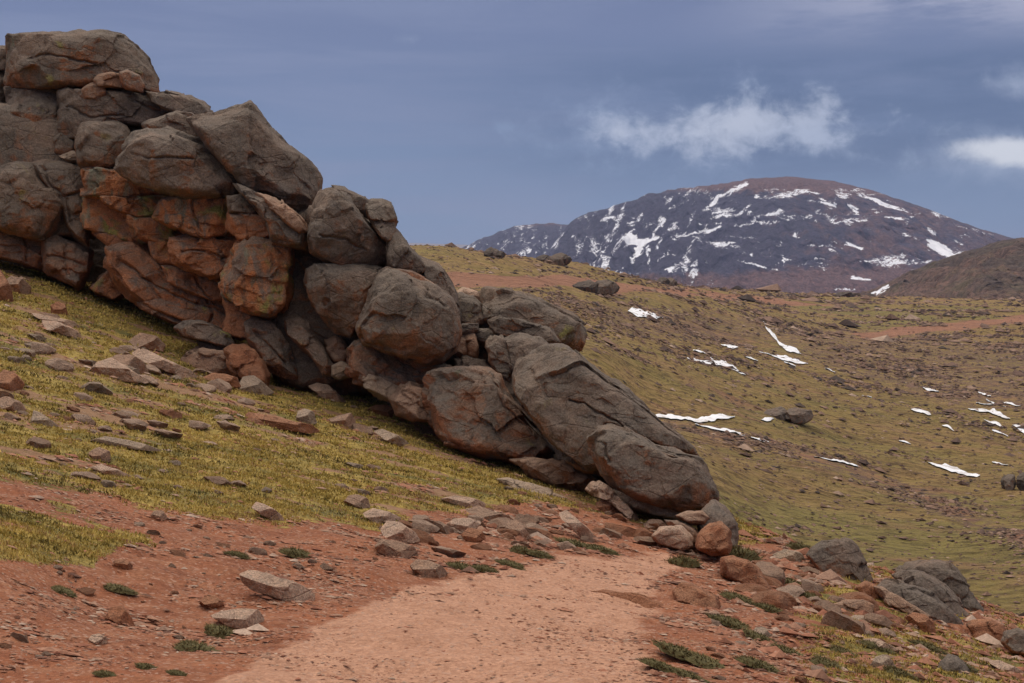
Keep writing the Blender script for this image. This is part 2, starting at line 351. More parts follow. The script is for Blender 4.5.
def hillside_mat(name):
    m, g, b = new_mat(name)
    tc = g.node('ShaderNodeTexCoord'); v = tc.outputs['Object']
    at = g.node('ShaderNodeAttribute', attribute_name='masks'); sp_ = g.node('ShaderNodeSeparateColor'); g.l.new(at.outputs['Color'], sp_.inputs[0])
    gr, rub, so = sp_.outputs
    s1 = g.mapping(v, (.55, 1.2, 1), (0, 0, .30))
    n1 = g.noise(s1, .05, 6, .62, .3); n2 = g.noise(s1, .33, 7, .68, .3); n3 = g.noise(s1, 1.6, 6, .7); n4 = g.noise(v, 6, 4, .7)
    c = g.mix(g.smooth(n2, .36, .64), (.35, .250, .080), (.43, .275, .11))
    c = g.mix(g.smooth(g.math('ADD', n1, g.math('MULTIPLY', gr, .30)), .50, .72, 0, .8), c, (.31, .255, .080))
    c = g.mix(g.smooth(g.noise(s1, .12, 6, .65), .52, .68), c, (.40, .22, .12))
    c = g.mix(g.smooth(n3, .45, .62), c, g.mix(1, c, (.50, .48, .50), 'MULTIPLY'))
    rm = g.math('ADD', rub, g.math('MULTIPLY', g.math('SUBTRACT', n3, .5), 1.5))
    c = g.mix(g.smooth(rm, .50, .72), c, (.22, .135, .095))
    c = g.mix(g.smooth(g.noise(s1, 2.6, 6, .75), .62, .70, 0, .7), c, (.30, .22, .18))
    c = g.mix(g.smooth(g.math('ADD', so, g.math('MULTIPLY', g.math('SUBTRACT', n2, .5), .8)), .42, .60), c, g.mix(g.smooth(n3, .4, .6), (.46, .225, .135), (.36, .18, .11)))
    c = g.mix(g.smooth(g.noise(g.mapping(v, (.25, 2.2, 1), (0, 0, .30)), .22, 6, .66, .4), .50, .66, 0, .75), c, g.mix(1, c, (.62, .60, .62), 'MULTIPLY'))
    g.l.new(c, b.inputs['Base Color'])
    h = g.math('ADD', g.math('MULTIPLY', n2, 1.0), g.math('MULTIPLY', n3, .8))
    g.l.new(g.bump(h, 1.0, 1.3), b.inputs['Normal'])
    return m
M_GROUND = ground_mat('turf_and_red_gravel'); M_HILLSIDE = hillside_mat('alpine_hillside')

# ------------------------------------------------------------------ ground sheet (polar grid round the viewpoint), one continuous surface
th_f = np.arange(-0.40, 0.4001, math.radians(0.062))
ext = 0.40 + np.cumsum(np.geomspace(0.003, 0.16, 58)); ext = ext[ext < math.pi - 0.05]
TH = np.concatenate([-ext[::-1], th_f, ext]); nc = len(TH)
R = np.concatenate([np.geomspace(0.25, 4.8, 24)[:-1], np.exp(np.arange(math.log(4.8), math.log(560), 0.0058)), np.geomspace(565, 30000, 50)])
nr = len(R)
RR, TT = np.meshgrid(R, TH, indexing='ij'); X = (RR * np.sin(TT)).ravel(); Y = (RR * np.cos(TT)).ravel()
Z = height(X, Y)
PX, PY = project(X, Y, Z); front = Y > 0.5; PX[~front] = -5000; PY[~front] = 2000
RRr = RR.ravel(); rcv = np.interp(W / 2 + F * np.tan(np.clip(TT.ravel(), -1.2, 1.2)), RCX, RCY)
is_near = RRr < rcv + 7
GR = [(-1500,100),(900,100),(900,500),(735,548),(690,548),(640,520),(600,512),(560,506),(520,502),(500,512),(470,512),(430,512),(400,522),(375,533),(347,525),(320,517),(294,524),(256,519),(200,516),(160,512),(120,500),(60,487),(0,478),(-1500,380)]
GR2 = [(-1500,460),(0,500),(54,503),(94,517),(155,538),(161,546),(104,551),(88,565),(27,564),(0,560),(-1500,600)]
PATH = [(170,720),(260,655),(330,622),(400,592),(470,577),(530,565),(580,557),(640,555),(688,558),(668,574),(655,588),(650,610),(640,640),(670,720)]
_w = np.stack([X, Y, X * 0], -1); _n = is_near
_f = np.where(_n, 1.3, .10)[:, None]; wx = fbm(_w * _f, 4); wy = fbm(_w * _f + 31, 4)
PX0, PY0 = PX, PY; PX = PX + wx * np.where(_n, 16, 12); PY = PY + wy * np.where(_n, 7, 3.5)
gr = np.maximum(np.clip(0.5 + sdist(PX, PY, GR) / 26, 0, 1), np.clip(0.5 + sdist(PX, PY, GR2) / 20, 0, 1))
pa = np.clip(0.5 + sdist(PX, PY, PATH) / np.where(PX > 520, 20 + 45 * sst(PX, 520, 640) * sst(PY, 575, 610), 20), 0, 1)
RB = [(480,512),(735,545),(735,560),(560,556),(420,585),(400,560),(440,520)]
gr = np.maximum(gr, 0.30 * sst(sdist(PX, PY, RB), -6, 20))
gr = np.maximum(gr, 0.58 * sst(PX, 690, 850) * (1 - pa) * sst(PY, 548, 570))
gr = np.maximum(gr, 0.36 * sst(PX, 600, 700) * sst(PY, 610, 640))
gr = gr * (1 - sst(pa, .3, .7) * 0.85)
pat = fbm(_w * [.55, 1.5, 1] + 12, 5); gr = gr * (1 - .62 * sst(pat, .12 , .50) * _n)
up_ = sdist(PX, PY, [(-200,290),(100,320),(260,390),(440,420),(520,470),(420,470),(200,440),(-200,420)]); gr = gr * (1 - .5 * sst(up_, -10, 15) * sst(pat, -.25, .25) * _n)
RED = [(730,545),(790,552),(850,575),(760,572),(735,560)]
gr = gr * (1 - 0.8 * sst(sdist(PX, PY, RED), -6, 8))
# hillside masks
GUL = [(640,418,4),(700,428,6),(780,445,8),(870,476,9),(960,512,9),(1060,556,9)]
SOIL = [[(300,271),(450,274),(560,276),(640,284),(720,293),(800,301),(850,307),(800,306),(720,299),(640,292),(560,287),(450,286),(300,285)],
        [(850,334),(900,328),(960,322),(1100,307),(1100,317),(1024,323),(950,331),(900,337),(858,339)]]
so = np.zeros_like(PX)
so = np.clip(.30 + capsule(PX, PY, GUL) / 30, 0, .46)
for q in SOIL: so = np.maximum(so, np.clip(0.5 + sdist(PX, PY, q) / 5, 0, 1))
RUB = [(560,296),(700,306),(800,318),(1100,345),(1100,430),(960,410),(860,385),(760,345),(700,350),(600,330)]
rub = np.clip(0.45 + sdist(PX, PY, RUB) / 60, 0, 0.62)
rub = np.maximum(rub, np.clip(.5 + capsule(PX, PY, GUL) / 14, 0, .62))
FGR = [(780,300),(1024,318),(880,322),(800,312)]
g2 = np.clip(0.5 + sdist(PX, PY, FGR) / 20, 0, 1); g2 = np.maximum(g2, .5 * sst(PY, 470, 530))
masks = np.stack([np.where(is_near, gr, g2), np.where(is_near, pa, rub), np.where(is_near, .8 * sst(sdist(PX, PY, GR), 0, 14), so), np.ones_like(PX)], -1)
V = np.stack([X, Y, Z], -1); PX, PY = PX0, PY0
# earth bank of the far road: a small cut step
Fq = grid_faces(nr, nc)[:, ::-1]
cen = np.array([[0, 0, height(np.array([0.0]), np.array([0.0]))[0]]])
fn = is_near[Fq].all(1)
fpath = fn & ((pa[Fq].mean(1) > 0.5)) & (PY[Fq].mean(1) > 540); froad = (~fn) & (so[Fq].mean(1) > 0.5)
def sub(name, sel, mat):
    f = Fq[sel]; u, inv = np.unique(f, return_inverse=True)
    return tag(mesh_np(name, V[u], inv.reshape(-1, 4), [mat], attrs={'masks': masks[u]}), kind='structure')
sub('ground', fn & ~fpath, M_GROUND); sub('path', fpath, M_GROUND)
sub('hillside', (~fn) & ~froad, M_HILLSIDE); sub('road', froad, M_HILLSIDE)
print('terrain', len(V))

# ------------------------------------------------------------------ mountain, its shoulder, and the nearer hill
def mountain_mat(name, cliff, scree, snow_amt=0.0, scale=1.0, green=0.0):
    m, g, b = new_mat(name)
    tc = g.node('ShaderNodeTexCoord'); v = tc.outputs['Object']
    at = g.node('ShaderNodeAttribute', attribute_name='masks'); sp_ = g.node('ShaderNodeSeparateColor'); g.l.new(at.outputs['Color'], sp_.inputs[0])
    snow, red, _ = sp_.outputs
    n1 = g.noise(v, .006 * scale, 6, .6); n2 = g.noise(g.mapping(v, (1, .5, .5)), .03 * scale, 7, .7); n3 = g.noise(v, .11 * scale, 5, .72)
    c = g.mix(g.smooth(g.math('ADD', red, g.math('MULTIPLY', g.math('SUBTRACT', n2, .5), .9)), .35, .65), cliff, scree)
    c = g.mix(g.smooth(n3, .42, .62, 0, .75), c, g.mix(1, c, (.45, .45, .48), 'MULTIPLY'))
    n5 = g.noise(v, .30 * scale, 4, .7); c = g.mix(g.smooth(n5, .48, .58, 0, .62), c, g.mix(1, c, (.38, .36, .40), 'MULTIPLY')); c = g.mix(g.smooth(n3, .36, .44, .45, 0), c, g.mix(1, c, (1.7, 1.5, 1.4), 'MULTIPLY'))
    if green: c = g.mix(g.smooth(n2, .48, .66, 0, green), c, (.11, .115, .04))
    sm = g.math('ADD', snow, g.math('ADD', g.math('MULTIPLY', g.math('SUBTRACT', g.math('ADD', g.math('MULTIPLY', n3, .6), g.math('MULTIPLY', g.noise(v, .30 * scale, 4, .7), .4)), .5), 1.9), g.math('MULTIPLY', g.math('SUBTRACT', n2, .5), .9)))
    smk = g.smooth(sm, .50, .58)
    c = g.mix(smk, c, (.78, .79, .84))
    g.l.new(c, b.inputs['Base Color'])
    h = g.math('ADD', g.math('MULTIPLY', n2, 1), g.math('MULTIPLY', n3, .5))
    bm_ = g.node('ShaderNodeBump'); bm_.inputs['Distance'].default_value = 18 / scale ** 2
    g.l.new(g.smooth(sm, .45, .6, .9, .15), bm_.inputs['Strength']); g.l.new(h, bm_.inputs['Height'])
    g.l.new(bm_.outputs[0], b.inputs['Normal'])
    return m
def massif(name, sky_pts, d0, d1, base_z, snow_fn, mat, px0, px1, n_c, n_r, rough, gul, back=900, pw=0.8):
    sx = [p[0] for p in sky_pts]; sy = [p[1] for p in sky_pts]
    px = np.linspace(px0, px1, n_c); t_ = np.linspace(0, 1, n_r); tb = np.linspace(0, 1, 26)[1:]
    zr = (HOR - np.interp(px, sx, sy)) / F * d1
    ker = np.hanning(9); ker /= ker.sum(); zr = np.convolve(np.pad(zr, 4, mode='edge'), ker, 'valid')
    PXg, T = np.meshgrid(px, t_, indexing='xy'); D = d0 + (d1 - d0) * T
    prof = np.sin(T ** pw * math.pi / 2) * 0.55 + T * 0.45
    Zg = base_z + (zr[None] - base_z) * prof
    PXb, TB = np.meshgrid(px, tb, indexing='xy'); Db = d1 + back * TB; Zb = zr[None] + (base_z - zr[None]) * (1 - np.cos(TB * math.pi / 2))
    PXg = np.vstack([PXg, PXb]); D = np.vstack([D, Db]); Zg = np.vstack([Zg, Zb]); Tall = np.vstack([T, 1 + TB])
    Xg = (PXg - 512) / F * D
    q = np.stack([Xg.ravel(), D.ravel(), Zg.ravel()], -1)
    env = np.clip(Tall.ravel() * 4, 0, 1) * np.where(Tall.ravel() <= 1, 1 - 0.80 * sst(Tall.ravel(), .80, 1.0), .35)
    s = 1000.0 / (d1)
    dz = env * (rough * fbm(q * [.012, .005, .012] * np.array([s, s, s]) * 3, 5) + gul(PXg.ravel()) * (ridged(q * [.028, .004, .004] * np.array([s, s, s]) * 3, 4) - 1.2))
    q[:, 2] += dz; q[:, 1] -= env * rough * 1.5 * fbm(q * .02 * s * 3 + 40, 3)
    ppx, ppy = project(q[:, 0], q[:, 1], q[:, 2]); ppx = ppx + 3.5 * fbm(q * .03 + 7, 4); ppy = ppy + 2.5 * fbm(q * .022 + 77, 4)
    sn, rd = snow_fn(ppx, ppy, q, Tall.ravel())
    return tag(mesh_np(name, q, grid_faces(len(Tall), n_c), [mat], attrs={'masks': np.stack([sn, rd, sn * 0, sn * 0 + 1], -1)}), kind='structure')
SNOW = [[(747,183,1.6),(719,197,2.4),(701,215,1.4)],[(620,217,1.2),(603,220,2.2)],[(629,238,5),(642,243,5),(655,238,2)],[(640,246,4),(632,263,1.4)],[(648,248,2),(650,271,.8)],
 [(562,234,1.2),(553,247,2.4)],[(572,237,1.8)],[(607,246,1.6),(602,256,1)],[(669,270,3),(676,267,1)],[(672,238,1.2),(694,234,1.6),(719,227,2.4)],[(590,266,1.6)],[(736,222,1)],
 [(757,196,2.6)],[(768,214,2),(782,211,1.6)],[(795,191,1.6),(817,193,1.8)],[(808,199,1.4),(836,204,1.8)],[(850,206,2.2),(858,212,1.4)],[(862,195,1.4),(880,202,2.6),(909,212,1.4)],
 [(885,216,1.6),(902,219,1.4)],[(927,229,1.6),(935,234,1.8)],[(926,240,2),(940,249,5),(954,257,3)],[(903,235,1.2),(918,239,1)],[(932,212,1.6),(944,217,1)],[(845,243,1),(862,249,2.4)],
 [(886,261,1.4),(905,264,1)],[(853,276,1.6),(870,279,1.2)],[(738,261,1),(756,264,1.4),(776,270,.8)],[(752,254,1.8)],[(784,260,2.2),(783,266,1)],[(770,250,1)],[(956,241,1.4),(965,246,1)],
 [(836,289,1.3),(862,289,.9)],[(795,296,1.5),(838,295,1.2)],[(700,225,1),(722,222,1)],[(690,200,1),(668,209,1.2)],[(660,224,2),(652,236,1)],[(668,250,1),(660,262,1)],[(690,190,1),(684,196,1)],[(750,204,1),(740,212,1)],[(815,262,1),(826,266,.8)],[(793,233,1),(799,238,.8)]]
def snow_m(px, py, q, T):
    sn = np.zeros_like(px)
    for c_ in SNOW: sn = np.maximum(sn, np.clip(.42 + capsule(px, py, c_) / 4.2, 0, 1))
    wl = sst(px, 545, 590) * (1 - sst(px, 670, 760))
    la = 1 - np.abs(fbm(np.stack([px / 16 + py / 40, py / 60 + 3, q[:, 1] / 900], -1), 4)) * 3.0; ga = fbm(np.stack([px / 45, py / 30, px * 0], -1), 3)
    lb = 1 - np.abs(fbm(np.stack([px / 60 - py / 22, py / 13 + px / 70, q[:, 1] / 900 + 5], -1), 4)) * 3.0; gb_ = fbm(np.stack([px / 60 + 9, py / 25, px * 0], -1), 3)
    sn = np.maximum(sn, np.clip(la * .50 + ga * .45 + .10, 0, .56) * wl)
    sn = np.maximum(sn, np.clip(lb * .46 + gb_ * .45 + .02, 0, .55) * sst(px, 640, 720) * sst(py, 290, 262) * (py > 188))
    rd = np.clip(.15 + sst(px, 640, 900) * .35 + sst(py, 262, 285) * .5 + sst(py, 200, 184) * .5 * (px > 640), 0, 1)
    return sn, rd
M_MTN = mountain_mat('cliff_and_snow', (.072, .064, .108), (.20, .112, .104))
SKY1 = [(300,420),(480,345),(540,262),(555,243),(562,232),(570,222),(590,212),(610,207),(640,198),(648,193),(655,192),(690,188),(720,184),(745,179),(790,177),(830,181),(870,190),(920,207),(960,222),(1000,235),(1024,241),(1200,292),(1500,350)]
massif('mountain', SKY1, 1900, 3100, -95, snow_m, M_MTN, 420, 1420, 620, 260, 9, lambda p: 14 - 8 * sst(p, 660, 800))
SNOW2 = [[(528,250,1.6),(526,254,1)],[(499,243,1.6)],[(470,251,1.4)],[(504,231,1.1)],[(535,252,1.4)],[(515,262,1)],[(482,250,1)]]
def snow_s(px, py, q, T):
    sn = np.zeros_like(px)
    for c_ in SNOW2: sn = np.maximum(sn, np.clip(.5 + capsule(px, py, c_) / 4.2, 0, 1))
    sn = np.maximum(sn, np.clip(.50 - 1.3 * np.abs(fbm(np.stack([px / 14 + py / 30, py / 40, px * 0], -1), 4)) + .25 * fbm(np.stack([px / 30, py / 20, px * 0 + 4], -1), 2), 0, .6))
    return sn, np.clip(sst(py, 232, 224) * .5, 0, 1)
SKY2 = [(200,330),(400,285),(440,262),(460,249),(480,239),(500,231),(515,226),(530,224),(545,223),(566,224),(600,228),(800,300),(900,330)]
massif('mountain_shoulder', SKY2, 2500, 3700, -110, snow_s, M_MTN, 220, 900, 380, 160, 8, lambda p: 14 + 0 * p)
def snow_h(px, py, q, T):
    sn = np.clip(.5 + capsule(px, py, [(866,297,1.2),(878,292,1.6),(891,285,1)]) / 3, 0, 1)
    return sn, np.clip(.45 + fbm(q * .02, 3) * .5 + sst(py, 285, 295) * .3, 0, 1)
M_HILL = mountain_mat('brown_hill', (.105, .072, .055), (.165, .100, .076), scale=1.7, green=.28)
SKY3 = [(600,340),(760,316),(840,300),(860,294),(880,286),(910,271),(950,256),(980,246),(1003,240),(1024,237),(1100,226),(1200,220),(1500,240),(2200,320)]
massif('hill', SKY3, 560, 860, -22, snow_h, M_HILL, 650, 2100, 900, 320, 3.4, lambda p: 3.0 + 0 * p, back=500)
exec_objects = True
#OBJECTS
# ------------------------------------------------------------------ air
bm = bmesh.new(); bmesh.ops.create_cube(bm, size=1.0); me = bpy.data.meshes.new('haze'); bm.to_mesh(me); bm.free()
hz = bpy.data.objects.new('haze', me); S.collection.objects.link(hz); hz.scale = (70000, 70000, 1200); hz.location = (0, 0, 1200 / 2 - 800)
hm = bpy.data.materials.new('haze'); hm.use_nodes = True; t_ = NT(hm.node_tree); t_.n.clear()
pv = t_.node('ShaderNodeVolumePrincipled'); pv.inputs['Density'].default_value = 0.00009; pv.inputs['Color'].default_value = (.50, .62, .95, 1)
ho = t_.node('ShaderNodeOutputMaterial'); t_.l.new(pv.outputs[0], ho.inputs['Volume']); me.materials.append(hm)
tag(hz, kind='stuff', label='thin bluish air over the far mountain', cat='haze')
# ------------------------------------------------------------------ boulders grown from an outline: real distance, size and thickness
DBX = [0, 100, 250, 400, 550, 650, 730]; DBY = [29, 28.5, 26, 25, 23.5, 20.5, 18]
LM = []
def base_depth(px): return float(np.interp(px, DBX, DBY))
def smooth_outline(poly, n, q=.14):
    P_ = np.array(poly, float); m = len(P_)
    Q = []
    for i in range(m):                                   # Chaikin-like corner softening that keeps the outline
        a, b = P_[i], P_[(i + 1) % m]; Q += [a * (1 - q) + b * q, a * q + b * (1 - q)]
    Q = np.array(Q); Q = np.vstack([Q, Q[:1]]); L = np.r_[0, np.cumsum(np.hypot(*np.diff(Q, axis=0).T))]
    s = np.linspace(0, L[-1], n, endpoint=False)
    return np.stack([np.interp(s, L, Q[:, 0]), np.interp(s, L, Q[:, 1])], -1)
def boulder(label, poly, mat, off=0.0, T=None, depth=None, seed=0, name='boulder', cracks=(), tilt=0.30, yaw=0.0, box=None, facets=None, grow=2.1, crackd=.08, rough=1.0, cat='boulder', group=None, Tb=None):
    rs = np.random.RandomState(seed * 7 + 3)
    poly = np.array(poly, float); ext_px = np.ptp(poly, axis=0); size_px = max(ext_px)
    n = int(np.clip(size_px * 1.5, 44, 260)); m = int(np.clip(size_px * .62, 18, 110))
    ang_ = cat == 'rock'; sz_px = math.sqrt(ext_px[0] * ext_px[1]); bed = cat == 'bedrock'
    blocky = mat in (M_LICH, M_RUST, M_RUST2) or bed or sz_px < 42
    if box is None: box = 12 if blocky else 7.5
    if mat in (M_LICH, M_RUST): box = 22; grow = 2.6; T = min(T or .6, .75)
    if facets is None: facets = 2 if blocky else 6
    O = smooth_outline(poly, n, .03 if (ang_ or blocky) else .08)
    _c = O.mean(0); O = _c + (O - _c) * (1 + grow / (np.hypot(*(O - _c).T).mean() + 1))[..., None] if name != 'snow' else O
    c2 = poly.mean(0) * .4 + (poly.max(0) + poly.min(0)) * .3
    if depth is None: depth = base_depth(c2[0]) + off
    C = pt(c2[0], c2[1], depth); v = C / np.linalg.norm(C)                       # away from the viewer
    u = np.cross(v, [0, 0, 1]); u /= np.linalg.norm(u); wv = np.cross(u, v)
    nrm = v - tilt * wv * -1 * -1 + yaw * u; nrm /= np.linalg.norm(nrm)          # plane leans back at the top
    D = ray(O[:, 0], O[:, 1]); tt = (C @ nrm) / (D @ nrm); W3 = D * tt[:, None] - C
    a = W3 @ u; b = W3 @ wv; dpl = W3 @ v
    sz = ext_px * depth / F; S_ = sz.mean()
    if T is None: T = max(0.38 * sz.min() + 0.12 * sz.max(), 0.12)
    if Tb is None: Tb = T
    k = np.linspace(0, 1, m); s = np.sin(k * math.pi / 2) ** 0.9
    rings = []; 
    for side, Tn in ((-1, T), (1, Tb)):
        ss = s[::-1] if side < 0 else s[::-1][1:]
        if side < 0: ss = ss[::-1]
        wgt = np.maximum(1 - ss ** box, 0) ** (1 / 2.0)
        for s_, w_ in zip(ss, wgt):
            s_ = max(s_, 0.004); rings.append(np.stack([a * s_, b * s_, dpl * s_ + side * Tn * w_], -1))
    V = np.vstack(rings); nrng = len(rings)
    # facets: planes that cut the front bulge flat
    loc = np.stack([V[:, 0], V[:, 1], V[:, 2]], -1)
    cuts = []
    for _ in range(facets):
        nv = rs.normal(size=3) * [1, 1, .6]; nv[2] = -abs(nv[2]) - .45; cuts.append((nv, rs.uniform(.60, .86) if ang_ else rs.uniform(.82, .97), .88))
    if ang_: cuts += [(np.array([rs.uniform(-.35, .25), .85, -.62]), rs.uniform(.42, .6), .97), (np.array([rs.uniform(-.5, .5), -.25, -1]), rs.uniform(.5, .7), .97), (np.array([.8, .15, -.7]), rs.uniform(.5, .8), .97)]
    for nv, fr_, st_ in cuts:
        nv = nv / np.linalg.norm(nv); pr = loc @ nv; dcut = pr.max() * fr_; e = np.maximum(pr - dcut, 0); loc -= nv * (e * st_)[:, None]
    sc = S_
    nz = fbm(loc * (1.6 / sc) + seed * 3.1, 3)[:, None]; dirn = loc / (np.linalg.norm(loc * [1, 1, 1], axis=1)[:, None] + 1e-6)
    edge = np.abs(loc[:, 2:3] - dpl.mean()) / (T + 1e-6)
    loc = loc + dirn * nz * sc * .045 * rough * (.35 + np.clip(edge, 0, 1))
    f2 = fbm(loc * 3.2 + seed, 4)[:, None]; f3 = ridged(loc * [1.6, 2.6, 1.6] + seed * 1.7, 3)[:, None]
    loc = loc + dirn * (f2 * .035 + (f3 - 1.2) * .020) * rough * min(1.0, sc * 0.9 + .15)
    # broken faces: each cell of rock ends in its own slightly tilted plane, with small steps between cells
    if not ang_:
        for cell, amp, tl in ((max(.60, sc * .45), .032 if blocky else .024, .12 if blocky else .09), (.26, .014 if blocky else .005, .08 if blocky else .05)):
            if cell > sc * 1.2: continue
            nc_ = int(min(400, 10 + 8 * (sz[0] * sz[1]) / cell ** 2)); sd_ = rs.uniform(-.62, .62, (nc_, 3)) * [sz[0], sz[1], 2 * T]
            an_ = np.array([1.0, 1.5, 1.1]); dv = rs.uniform(-1, 1, nc_); tv = rs.normal(size=(nc_, 3)) * tl
            wl = loc + .10 * cell * np.stack([perlin(loc * 3 / cell), perlin(loc * 3 / cell + 9), perlin(loc * 3 / cell + 21)], -1)
            ni = np.empty(len(loc), int)
            for q_ in range(0, len(loc), 4000): ni[q_:q_ + 4000] = (((wl[q_:q_ + 4000, None] - sd_[None]) * an_) ** 2).sum(2).argmin(1)
            dd = dv[ni] * amp + ((loc - sd_[ni]) * tv[ni]).sum(1)
            loc = loc + dirn * np.clip(dd, -amp * 2.2, amp * 2.2)[:, None]
        # the whole front leans its own way
        tx, ty = rs.uniform(-.22, .22), rs.uniform(-.10, .30)
        fm = np.clip(-(loc[:, 2] - dpl.mean()) / (T + 1e-6), 0, 1)
        if blocky and not bed: loc[:, 2] += fm * (loc[:, 0] * tx + loc[:, 1] * ty)
    # fractures pressed into the front
    for cr in cracks:
        cr = np.array(cr, float); Dc = ray(cr[:, 0], cr[:, 1]); tc_ = (C @ nrm) / (Dc @ nrm); Wc = Dc * tc_[:, None] - C; ca = Wc @ u; cb = Wc @ wv
        ca *= .97; cb *= .97
        pts = [(ca[i], cb[i], 0.0) for i in range(len(ca))]
        nw = .05 * fbm(loc * 2.3, 3)
        d = -capsule(loc[:, 0] + nw, loc[:, 1] + nw, pts)
        fr = (loc[:, 2] < 0.2 * T)
        wid = 1.05 * depth / F
        loc[:, 2] += np.where(fr, np.exp(-(d / wid) ** 2) * min(crackd, T * .25), 0)
    world = C + loc[:, 0:1] * u + loc[:, 1:2] * wv + loc[:, 2:3] * v
    base = np.array([C[0], C[1], world[:, 2].min()])
    o = mesh_np(name, world - base, grid_faces(nrng, n, wrap=True), [mat], smooth=not ang_)
    LM.append((float(poly[:, 0].mean()), float(poly[:, 1].mean()), label))
    o.location = base
    tag(o, label, cat, group)
    return o

B = boulder
# bedrock behind the gaps; the darkest pieces have shade put into their colour
B('dark fractured bedrock filling the gaps behind the left half of the outcrop', [(-40,100),(60,105),(150,130),(230,150),(290,200),(300,300),(280,345),(200,328),(135,300),(114,262),(104,238),(60,236),(-40,240)], M_GREYR, off=1.7, T=1.0, seed=1, name='bedrock', cat='bedrock')
B('dark fractured bedrock in the gaps behind the middle of the outcrop', [(290,215),(330,205),(380,230),(440,285),(450,340),(440,385),(370,392),(300,392),(280,380),(272,330)], M_GREYR, off=1.15, T=1.0, seed=2, name='bedrock', cat='bedrock')
B('dark jumbled bedrock behind the small blocks between the two big groups', [(440,310),(480,310),(540,335),(560,380),(560,430),(575,470),(520,455),(470,420),(440,400)], M_GREYR, off=1.9, T=.8, seed=3, name='bedrock', cat='bedrock')
B('bedrock wedge coloured as shade under the largest leaning boulder', [(560,420),(600,420),(660,470),(705,500),(712,525),(670,520),(610,498),(570,470)], M_DARK, off=.9, T=.5, seed=4, name='bedrock', cat='bedrock')  # near-black colour paints the shade below the boulder
B('rust bedrock showing in the joints of the orange banded wall', [(92,178),(130,190),(200,200),(268,204),(285,244),(284,300),(262,330),(225,326),(160,304),(122,280),(112,246),(92,228)], M_RUST, off=1.25, T=.75, seed=6, name='bedrock', cat='bedrock', grow=0)
B('grey bedrock in the joints of the blocks at the far left', [(-30,150),(60,148),(84,170),(86,240),(82,272),(40,264),(-30,252)], M_GREYR, off=1.2, T=.8, seed=8, name='bedrock', cat='bedrock')
B('rock coloured dark as shade at the back of the small cave on the left', [(-40,215),(60,215),(140,225),(160,300),(120,312),(80,300),(-40,290)], M_DARK, off=3.4, T=.8, seed=5, name='bedrock', cat='bedrock')  # cave shade painted in by the dark rock colour
# upper left
B('huge flat-topped grey boulder crowning the outcrop against the sky', [(11,36),(32,33),(64,34),(84,33),(101,31),(112,33),(123,38),(133,46),(141,56),(149,66),(153,75),(154,91),(140,91),(126,89),(97,89),(59,88),(30,88),(14,85),(10.5,78),(10,50)], M_GREYR, off=1.8, T=1.5, seed=11, cracks=[[(30,58),(50,55),(70,60),(95,64)]])
B('grey block cut by the left edge, upper one beside the crowning boulder', [(-30,46),(2,47),(8.5,49),(9,62),(8,70),(-30,71)], M_GREY, off=1.8, T=.8, seed=12)
B('grey upright block cut by the left edge, below the narrow joint', [(-30,72),(7,71),(8,90),(7,108),(2,124),(-5,132),(-30,130)], M_GREY, off=1.4, T=.8, seed=13)
B('small brown rounded stone tucked under the crowning boulder', [(96,80),(101,75),(110,73),(119,75),(124,81),(123,87),(98,86)], M_STONE, off=.7, T=.5, seed=14)
B('small pinkish wedge right of the rounded stone under the crowning boulder', [(121,73),(128,71),(138,76),(143,84),(141,91),(127,88),(122,82)], M_RUST2, off=.7, T=.5, seed=15)
B('small dark brown stone sitting on the ledge below the crowning boulder', [(83,90),(88,86),(95,84),(103,87),(105,94),(99,98),(86,98)], M_STONE, off=.4, T=.4, seed=16)
B('thin grey slab under the crowning boulder at the left', [(8,88),(30,87),(60,88),(62,97),(58,103),(30,100),(9,108)], M_GREY, off=1.3, T=.9, seed=17)
B('tall grey block with rust foot left of the vertical joint', [(9,104),(15,97),(26,94),(50,93),(59,98),(60,112),(60,130),(57,146),(48,152),(35,146),(20,140),(10,132),(8,118)], M_GREYR, off=.9, T=1.0, seed=18)
B('broad sloping grey slab behind the small round boulder', [(60,92),(75,88),(92,92),(110,90),(130,93),(150,100),(165,105),(178,113),(176,120),(165,128),(140,126),(120,124),(100,132),(80,138),(62,140),(60,112)], M_GREY, off=1.3, T=1.0, seed=19, cracks=[[(66,108),(90,118),(125,115)],[(128,98),(145,106),(158,112)]])
B('long dark wedge resting on the broad slab, pointing right', [(66,109),(80,109),(95,114),(108,120),(104,126),(88,124),(70,116)], M_GREY, off=.5, T=.5, seed=191)
B('low grey wedge on the skyline right of the crowning boulder', [(148,92),(160,94),(170,93),(185,96),(199,101),(206,107),(209,113),(200,118),(180,114),(166,109),(154,102)], M_GREY, off=1.9, T=.9, seed=20)
B('brown wedge between the broad slab and the big tilted boulder', [(148,124),(162,118),(176,113),(190,114),(202,122),(206,135),(190,139),(165,134),(150,131)], M_GREYR, off=.9, T=.8, seed=21)
B('small round brown boulder beside the tongue-shaped boulder', [(80,130),(86,125),(97,123),(115,124),(125,129),(130,140),(128,153),(121,162),(106,168),(92,171),(83,168),(78,156),(78,142)], M_GREYR, off=-.2, T=.8, seed=22)
B('broad tongue-shaped grey boulder overhanging the rust band', [(120,168),(122,158),(129,145),(137,134),(150,131),(170,131),(190,138),(206,145),(222,154),(237,163),(241,174),(239,187),(233,195),(216,196),(195,197),(172,195),(152,188),(138,182),(125,175)], M_GREY, off=-.5, T=1.2, seed=23, cracks=[[(131,154),(150,157),(172,158),(194,157)]])
